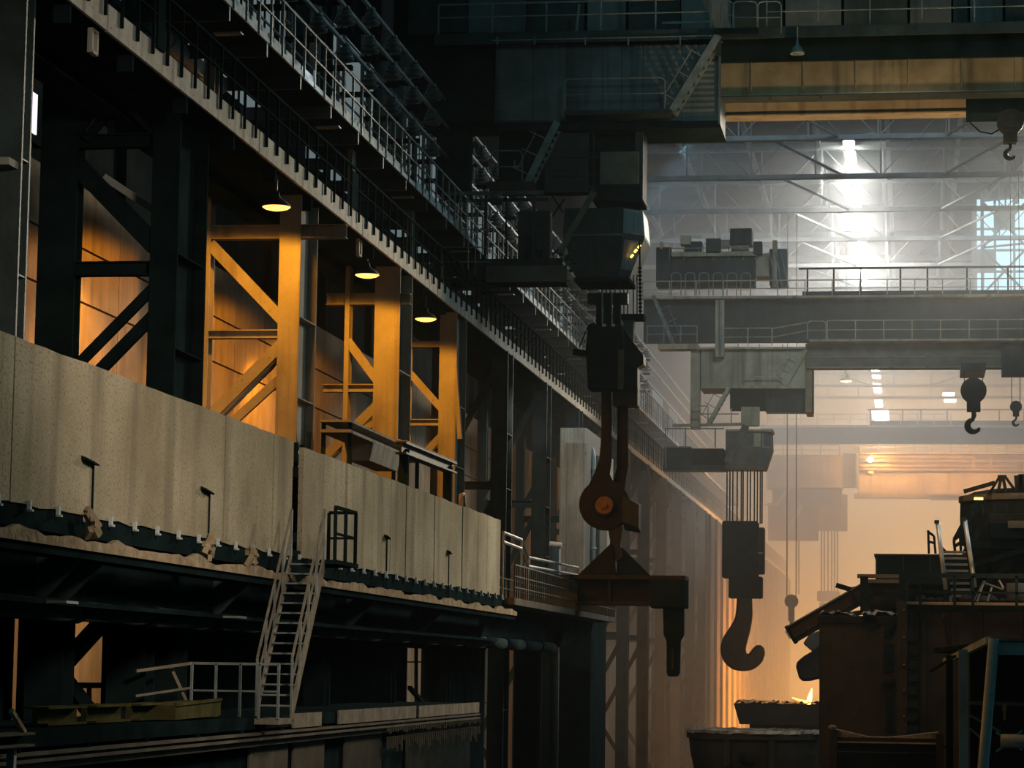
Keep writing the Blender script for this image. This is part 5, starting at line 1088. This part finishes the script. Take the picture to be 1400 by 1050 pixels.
# converter vessel with superstructure
YV = 100.0
vs_ = thing('converter_vessel', (at(1390, 800, YV).x, YV, at(1390, 826, YV).z), 'dark domed furnace vessel with tripod gear at the right edge', 'vessel')
def vx(px, py, Y=YV): q = at(px, py, Y); return q
cx = at(1404, 700, YV).x; zs = lambda py: at(1390, py, YV).z
R_ = cx - at(1314, 700, YV).x
MB().lathe([(R_ * .98, zs(742)), (R_, zs(700)), (R_ * .99, zs(676)), (R_ * .80, zs(668)), (R_ * .55, zs(664)), (R_ * .2, zs(662))], (cx, YV + R_, 0), 28).build('shell', FURN, vs_, smooth=False)
MB().lathe([(R_ * 1.02, zs(682)), (R_ * 1.02, zs(674))], (cx, YV + R_, 0), 28).build('hoop', BROWN, vs_)
MB().lathe([(R_ * .62, zs(828)), (R_ * .66, zs(770)), (R_ * .95, zs(744))], (cx, YV + R_, 0), 24).build('pedestal', FURN, vs_)
zz = zs(740)
for px in (1330, 1345, 1360, 1376): q = fb(px - 2, 690, px + 2, 740, YV, .3, -.25); MB().box(*q).build('stave', STEEL, vs_)
q = fb(1352, 702, 1400, 716, YV, .6, -.7); MB().box(*q).build('side_door', FURN, vs_, bev=.02); q = fb(1353, 714, 1440, 737, YV, .9, -.9); MB().box(*q).build('burner_box', SOOT, vs_, bev=.04); q = fb(1378, 712, 1440, 722, YV, .4, -1.0); MB().box(*q).build('burner_pipe', BOXM, vs_)
q = fb(1325, 740, 1440, 750, YV, 1.0, -.7); MB().box(*q).build('base_ring', SOOT, vs_)
tr = MB(); ap = vx(1370, 652)
for px in (1352, 1364, 1376, 1392): tr.bar(at(px, 676, YV + .3), at(1370 + (px - 1370) * .2, 652, YV + .3), .12, .10)
tr.bar(at(1364, 652, YV + .3), at(1376, 652, YV + .3), .14).bar(at(1318, 672, YV), at(1360, 660, YV + .2), .12, .16).bar(at(1392, 650, YV + .4), at(1394, 676, YV + .4), .3, .2)
tr.build('tripod', FURN, vs_)
q = fb(1392, 648, 1440, 676, YV, .8, .3); MB().box(*q).build('stack_box', FURN, vs_, bev=.03)
q = fb(1332, 680, 1344, 683, YV, .2, -.4); MB().box(*q).build('glowing_slot', E_AMB, vs_)
ld2 = MB()
for a, b in (((1338, 684), (1318, 712)), ((1318, 712), (1304, 738)), ((1342, 692), (1324, 720)), ((1304, 738), (1306, 757)), ((1318, 728), (1304, 738)), ((1312, 722), (1314, 756)), ((1320, 718), (1322, 752)), ((1304, 748), (1330, 730)), ((1346, 684), (1348, 700)), ((1348, 700), (1334, 752))): ld2.bar(at(*a, YV - .5), at(*b, YV - .5), .10, .12)
ld2.build('access_frame', SOOT, vs_)
q = fb(1376, 785, 1404, 810, YV, .8, -1.2); MB().lathe([(.36, 0), (.38, .3), (.36, .75)], ((q[0] + q[1]) / 2, YV - .8, zs(826)), 14).build('drum', BOXM, vs_, smooth=True)
MB().bar(at(1330, 772, YV - .6), at(1400, 752, YV - .6), .25, .2).bar(at(1345, 800, YV - .6), at(1385, 768, YV - .6), .25, .2).build('strut', SOOT, vs_)
q = fb(1318, 750, 1440, 826, YV, 3, 3); MB().box(*q).build('plinth', SOOT, vs_)
# steel-framed hut nearest at the lower right
YN = 62.0
hu = thing('framed_hut', (at(1370, 1040, YN).x, YN, 0), 'blue-grey tube framed shelter at the lower right corner', 'shelter')
def tb(a, b, Y, r, nm, m=BLUEG, dy=0): pa = at(*a, Y); pb = at(*b, Y + dy); return MB().tube([pa, pb], r, 10).build(nm, m, hu, smooth=True)
pa = at(1359, 873, YN); pb = at(1344, 1050, YN); dv = (pb - pa) / (pa.z - pb.z); low = pa + dv * pa.z
MB().tube([pa, low], .125, 12).build('post', BLUEG, hu, smooth=True)
pa = at(1317, 888, YN + 3); MB().box(pa.x - .11, pa.x + .11, pa.y, pa.y + .2, 0, pa.z).build('post', BLUEG, hu)
pa = at(1300, 896, YN + 6); MB().box(pa.x - .12, pa.x + .05, pa.y, pa.y + .2, 0, pa.z).build('post', SOOT, hu)
q = fb(1366, 876, 1470, 896, YN, .15, .05); MB().box(*q).build('front_beam', BLUEG, hu); q2 = fb(1366, 873.5, 1470, 876.5, YN, .35, -.05); MB().box(*q2).build('beam_flange', RAIL, hu)
MB().hexa([(q[0], YN, q[4] + .3), (q[1], YN, q[4] + .3), (q[1], YN, q[5]), (q[0], YN, q[5])], [(q[0] - 1.4, YN + 10, q[4] + .1), (q[1], YN + 10, q[4] + .1), (q[1], YN + 10, q[5] - .1), (q[0] - 1.4, YN + 10, q[5] - .1)]).build('roof_sheet', SOOT, hu)
MB().bar(at(1352, 875, YN + .3), at(1292, 905, YN + 9), .12, .16).build('side_beam', BLUEG, hu); MB().bar(at(1306, 897, YN + 3), at(1272, 918, YN + 9), .05).build('stay_wire', SOOT, hu)
MB().bar(at(1325, 961, YN + 2.4), at(1480, 965, YN + 2.4), .08, .09).build('cross_bar', BOXM, hu)
for a, b in (((1326, 978), (1368, 1000)), ((1326, 996), (1345, 1012))): MB().bar(at(*a, YN + 1), at(*b, YN + 1), .05).build('stay', RAIL, hu)
pA = at(1368, 1013, YN + .4); MB().tube([pA, pA + Vector((2.2, 0, 0))], .16, 12).build('pipe', BLUEG, hu, smooth=True)
MB().bar(pA + Vector((-.1, 0, .2)), pA + Vector((.5, 0, -.2)), .05).bar(pA + Vector((-.1, 0, -.25)), pA + Vector((.5, 0, .25)), .05).build('cross_stay', BLUEG, hu)
q = fb(1372, 972, 1375, 985, YN, .1, 1.5); MB().box(*q).box(q[0] - .02, q[1] + .02, q[2], q[3], q[5], at(1373, 963, YN + 1.5).z).build('tag', CRUST, hu)
q = fb(1326, 895, 1480, 1050, YN, .1, 9.5); MB().box(q[0], q[1], q[2], q[3], 0, q[5]).build('rear_wall', SOOT, hu)
# ladles and pans
YL = 112.0
la_ = thing('slag_ladle', (at(1025, 1040, YL).x, YL + 3, 0), 'big sooty ladle with ash-crusted rim at the bottom centre', 'ladle')
c0 = at(1024, 1003, YL); Rl = c0.x - at(931, 1003, YL).x; zr = c0.z
MB().lathe([(Rl * .70, 0), (Rl * .80, zr * .4), (Rl * .94, zr * .8), (Rl * .965, zr - .28), (Rl, zr - .26), (Rl, zr), (Rl * .9, zr), (Rl * .86, zr - .5)], (c0.x, YL + Rl, 0), 40).build('bowl', FURN, la_)
rr = random.Random(9); prof_n = 64; vs = []
for k in range(prof_n):
    an = 2 * math.pi * k / prof_n
    for r, z in ((Rl * 1.01, -.05), (Rl * 1.0, .08), (Rl * .9, .10), (Rl * .86, -.1)): j = rr.uniform(-.05, .07); vs.append((c0.x + (r + j) * math.cos(an), YL + Rl + (r + j) * math.sin(an), zr + z + rr.uniform(0, .07)))
MB().add(vs, [(4 * k + q, 4 * ((k + 1) % prof_n) + q, 4 * ((k + 1) % prof_n) + q + 1, 4 * k + q + 1) for k in range(prof_n) for q in range(3)]).build('rim_crust', ASH, la_)
for an in (250, 290): x = c0.x + Rl * .96 * math.cos(math.radians(an)); y = YL + Rl + Rl * .96 * math.sin(math.radians(an)); MB().box(x - .12, x + .12, y - .25, y + .1, zr - 1.4, zr - .28).build('rib', FURN, la_)
x = c0.x; _m = MB().lathe([(.30, 0), (.33, .1), (.25, .2), (.1, .26)], (0, 0, 0), 14); rotpart(_m, 'crusted_boss', RUSTM, la_, (x - .1, YL + .12, zr - 1.0))
B(1108, 1027, 1135, 1032, YL, .3, .6).build('trunnion', FURN, la_)
YP = 140.0
pn = thing('slag_pan', (at(1060, 980, YP).x, YP, 0), 'shallow rectangular slag pan with crusted edge behind the ladle', 'pan')
x0, x1, y0, y1, z0, z1 = fb(1003, 963, 1124, 991, YP, 5.0); MB().hexa([(x0 + .3, y0 + .2, z0), (x1, y0 + .2, z0), (x1, y1, z0), (x0 + .3, y1, z0)], [(x0, y0, z1), (x1, y0, z1), (x1, y1, z1), (x0, y1, z1)]).build('tray', FURN, pn)
n = 30; vs = []; rr = random.Random(31)
for j in range(6):
    for i in range(n + 1): vs.append((x0 + (x1 - x0) * i / n, y0 + .1 + 4.8 * j / 5, z1 + rr.uniform(.0, .22)))
MB().add(vs, [(j * (n + 1) + i, j * (n + 1) + i + 1, (j + 1) * (n + 1) + i + 1, (j + 1) * (n + 1) + i) for j in range(5) for i in range(n)]).build('slag_crust', ASH, pn)
MB().box(x0 + .8, x1, y0 + .6, y1, 0, z0).build('stand', SOOT, pn)
fl = thing('flame', (at(1108, 952, YP + 2).x, YP + 2, z1), 'small bright orange flame licking up behind the slag pan', 'flame')
rr = random.Random(2); q = at(1106, 950, YP + 2)
MB().tube([(q.x - .05, q.y, z1), (q.x + .05, q.y, z1 + .35), (q.x + .10, q.y, z1 + .6), (q.x + .16, q.y, z1 + .85)], [.12, .13, .08, .02], 8).build('tongue', E_FLAME, fl, smooth=True)
MB().tube([(q.x - .9, q.y, z1 + .35), (q.x - .5, q.y, z1 + .22), (q.x, q.y, z1 + .1)], [.02, .05, .08], 6).build('ember', E_AMB, fl, smooth=True)
lamp('POINT', 'flame_light', (q.x, q.y - .3, z1 + 1.0), 350, (1, .45, .1), radius=.4)
sn = thing('ladle_spout', (at(1104, 910, YP - 20).x, YP - 20, at(1104, 930, YP - 20).z), 'dark lumpy spout poking out left of the furnace block', 'spout')
MB().prism([(at(x, y, YP - 20).x, at(x, y, YP - 20).z) for x, y in ((1088, 908), (1098, 898), (1112, 890), (1126, 878), (1150, 880), (1150, 930), (1120, 928), (1104, 932), (1094, 930))], YP - 20.8, YP - 19.2).build('snout', FURN, sn, bev=.12)
MB().prism([(at(x, y, YP - 20).x, at(x, y, YP - 20).z) for x, y in ((1098, 880), (1106, 868), (1120, 862), (1150, 870), (1150, 890), (1112, 892))], YP - 20.2, YP - 19.6).build('hood', BOXM, sn, bev=.05)
B(1126, 860, 1150, 940, YP - 20, 2, .5).build('carrier', FURN, sn); B(1130, 930, 1146, 1050, YP - 20, 1, .8).build('carrier_leg', FURN, sn)
# casting trough at the bottom
YT = 84.0
tg = thing('casting_trough', (at(1210, 1020, YT).x, YT, 0), 'dark trough with sagging ash-lit edge in front of the plate wall', 'trough')
top = [(1142, 997), (1160, 1001), (1185, 1007), (1212, 1008), (1240, 1006), (1262, 1003), (1283, 1001)]
pl = [(at(x, y, YT).x, at(x, y, YT).z) for x, y in top]; bo = [(at(x, y + 5 + 3 * (1190 < x < 1230), YT).x, at(x, 1013, YT).z) for x, y in top]
MB().prism(pl + bo[::-1], YT + .05, YT + .9).build('lining', ASH, tg); q = fb(1140, 1009, 1284, 1016, YT, 1.1, -.05); MB().box(*q).build('upper_plate', FURN, tg); q = fb(1142, 1014.5, 1280, 1016.5, YT, .1, -.12); MB().box(*q).build('edge_strip', TAN, tg)
q = fb(1142, 1017, 1282, 1028, YT, .7, .1); MB().box(*q).build('side_plate', SOOT, tg); q = fb(1142, 1030, 1282, 1050, YT, .5, .2); MB().box(q[0], q[1], q[2], q[3], 0, q[5]).build('base', SOOT, tg)
for px0, px1 in ((1134, 1144), (1280, 1290)): q = fb(px0, 998 if px0 < 1200 else 1003, px1, 1050, YT, .5, -.15); MB().box(q[0], q[1], q[2], q[3], 0, q[5]).build('post', FURN, tg)
p = at(1138, 996, YT); MB().lathe([(.12, 0), (.13, .06), (.05, .12)], p, 8).build('post_cap', ASH, tg)
tg2 = thing('trough_support', (at(1296, 1030, YT).x, YT, 0), 'pair of slim rusty posts beside the right end of the trough', 'post')
for px in (1288, 1301): q = fb(px - 1.5, 1005, px + 1.5, 1050, YT, .1, .1); MB().box(q[0], q[1], q[2], q[3], 0, q[5]).build('post', RUSTM, tg2)
q = fb(1288, 1020, 1301, 1023, YT, .08, .1); MB().box(*q).build('tie', RUSTM, tg2)

# ================================================================== ROOF, TRUSSES AND FAR END
ZC = 42.0
rf = setting(MB().box(-21, 20, 118, 430, ZC + .3, ZC + .6), 'ceiling', ROOFM)
for i in range(9): MB().box(-20 + 4.6 * i, -19.7 + 4.6 * i, 118, 430, ZC - .1, ZC + .3).build('purlin', TRUSSM, rf)
for i in range(16): MB().box(-21, 20, 126 + 12 * i, 126.3 + 12 * i, ZC - .25, ZC + .3).build('roof_beam', TRUSSM, rf)
sky_px = ((1160, 190, 224), (1168, 254, 286), (1176, 318, 346), (1180, 368, 392), (1197, 505, 516), (1199, 524, 536), (1201, 546, 556), (1203, 560, 574))
for k, (px, pa, pb) in enumerate(sky_px):
    a = onZ(px, pa, ZC + .05); b = onZ(px, pb, ZC + .05); wv = .55 if k < 4 else .9
    if k == 7: wv = 2.2
    wd = setting(MB().box(a.x - wv / 2 - .12, a.x + wv / 2 + .12, a.y - .1, b.y + .1, ZC + .0, ZC + .28), 'window_%d' % (k + 3), TRUSSM)
    for j in range(4):
        y_0 = a.y + (b.y - a.y) * j / 4; MB().box(a.x - wv / 2, a.x + wv / 2, y_0 + .08, y_0 + (b.y - a.y) / 4 - .08, ZC - .06, ZC + .02).build('pane', E_SKY if k < 4 else E_SKYF, wd)
for px, py in ((1297, 540), (1299, 548)):
    a = onZ(px, py, ZC - .3); wd = setting(MB().box(a.x - .8, a.x + .8, a.y - 2.2, a.y + 2.2, ZC - .2, ZC + .28), 'window_%d' % (11 + (px > 1298)), TRUSSM); MB().box(a.x - .7, a.x + .7, a.y - 2, a.y + 2, ZC - .26, ZC - .19).build('pane', E_SKYF, wd)
ZT = 37.7
for i in range(14):
    Yt = 138 + 12.0 * i
    t = thing('roof_truss', (0, Yt, ZT), 'pale hazy steel roof truss across the far bays, ' + nth(i), 'truss', 'roof trusses over the far bays')
    MB().box(-20.2, 19.5, Yt - .22, Yt + .22, ZT - .14, ZT + .14).build('bottom_chord', TRUSSM, t); MB().box(-20.2, 19.5, Yt - .1, Yt + .1, ZC - .2, ZC + .05).build('top_chord', TRUSSM, t)
    vt = MB().box(-.05, .05, -.05, .05, 0, ZC - ZT).mesh('vertical', TRUSSM)
    for x in range(-18, 20, 4): inst('vertical', vt, t, (x + .2, Yt, ZT))
    m = [MB().bar((0, 0, 0), (4, 0, ZC - ZT), .06).mesh('diagonal', TRUSSM), MB().bar((0, 0, ZC - ZT), (4, 0, 0), .06).mesh('diagonal', TRUSSM)]
    for k, x in enumerate(range(-18, 18, 4)): inst('diagonal', m[k % 2], t, (x + .2, Yt, ZT))
    if i < 12:
        MB().bar((-8, Yt, ZT), (-4, Yt + 12, ZT), .12).bar((6, Yt, ZT), (2, Yt + 12, ZT), .12).build('wind_brace', TRUSSM, t)
# glazed gable on the right with its lattice
YG = 196.0
gx0 = at(1334, 280, YG).x; gx1 = gx0 + 14; gz0 = at(1360, 400, YG).z; gz1 = at(1360, 150, YG).z
wg = setting(MB().box(gx0 - .3, gx1, YG + .25, YG + .55, gz0, ZC), 'window_13', TRUSSM)
me = MB().box(.09, 1.31, 0, .06, .10, 1.50).mesh('pane', E_WIN)
for i in range(9):
    for j in range(int((gz1 - gz0) / 1.6)):
        if (i * 5 + j * 3) % 11 != 3: inst('pane', me, wg, (gx0 + 1.4 * i, YG + .19, gz0 + 1.6 * j))
lt = thing('lattice_girder', (gx0 + 3, YG - 6, gz0), 'pale crossed lattice steelwork in front of the glazed gable', 'lattice')
for k in range(4):
    xk = gx0 + .3 + 3.2 * k; MB().box(xk - .12, xk + .12, YG - 6.1, YG - 5.9, 0 if k == 3 else gz0 - 2, ZC - .3).build('post', TRUSSM, lt)
for k in range(3):
    for j in range(4):
        xk = gx0 + .3 + 3.2 * k; z = gz0 + 3.4 * j - 1; MB().bar((xk, YG - 6, z), (xk + 3.2, YG - 6, z + 3.4), .16).bar((xk, YG - 5.8, z + 3.4), (xk + 3.2, YG - 5.8, z), .16).build('cross_brace', TRUSSM, lt); MB().bar((xk, YG - 6, z), (xk + 3.2, YG - 6, z + .3), .14).build('tie', TRUSSM, lt)
# right wall, far wall
wr = setting(MB().box(19.5, 20, 118, 430, 0, ZC + .3), 'wall_right', FARW)
wf = setting(MB().box(-21, 20, 420, 421, 0, ZC + .3), 'wall_far', FARW)
for i in range(13): MB().box(-20 + 3.1 * i, -19.4 + 3.1 * i, 419.4, 420, 0, ZC).build('rib', FARW, wf)
# partition sheets between the far columns of the left row, with riveted joints
wp = setting(MB().box(-13.6, -13.5, 176, 300, 0, 17.6), 'trim_2', PINKC)
for i in range(20): MB().box(-13.5, -13.3, 177 + 6 * i, 177.35 + 6 * i, 0, 17.6).build('rib', PINKC, wp)
# hook pulley and pale cover far behind the chute
t = thing('hook_block', (at(1082, 860, 174).x, 174, at(1082, 870, 174).z), 'hazy round pulley block hanging far behind the chute', 'hook')
p = at(1082, 822, 174); rotpart(MB().lathe([(.3, -.2), (.45, -.18), (.45, .18), (.3, .2)], (0, 0, 0), 18), 'sheave', BOXM, t, p)
MB().box(p.x - .2, p.x + .2, 173.8, 174.2, p.z - 1.3, p.z - .3).build('neck', BOXM, t); MB().tube([(p.x, 174, p.z - 1.3), (p.x, 174, p.z - 1.7), (p.x - .3, 174, p.z - 2.0), (p.x - .1, 174, p.z - 2.35), (p.x + .3, 174, p.z - 2.1)], .12, 8).build('hook', BOXM, t)
MB().tube([(p.x - .3, 174, p.z), (p.x - .3, 174, ZT)], .03, 4).tube([(p.x + .3, 174, p.z), (p.x + .3, 174, ZT)], .03, 4).build('rope', BOXM, t)
# ------------------------------------------------------------------ haze: smoke fills the far bays, a thin veil hangs nearer
h_ = MB().box(-20.3, 19.4, 42, 105.9, 0.02, 41.5).build('black_lift_veil', HZN); h_['kind'] = 'stuff'; h_['label'] = 'faint added veil lifting the blacks of the nearest bay'; h_['category'] = 'haze'  # volume added to lift the dark tones of the near bay
for nm, yy, m_, lab in (('thin_haze', 106, HZ0, 'thin veil of dust haze hanging between the first two cranes'), ('smoke_haze', 156, HZ1, 'thick dusty smoke haze filling the bays behind the second crane'), ('far_haze', 225, HZ2, 'dense smoke haze filling the farthest bays')):
    h_ = MB().box(-20.3, 19.4, yy, 419, 0.02, 41.5).build(nm, m_); h_['kind'] = 'stuff'; h_['label'] = lab; h_['category'] = 'haze'
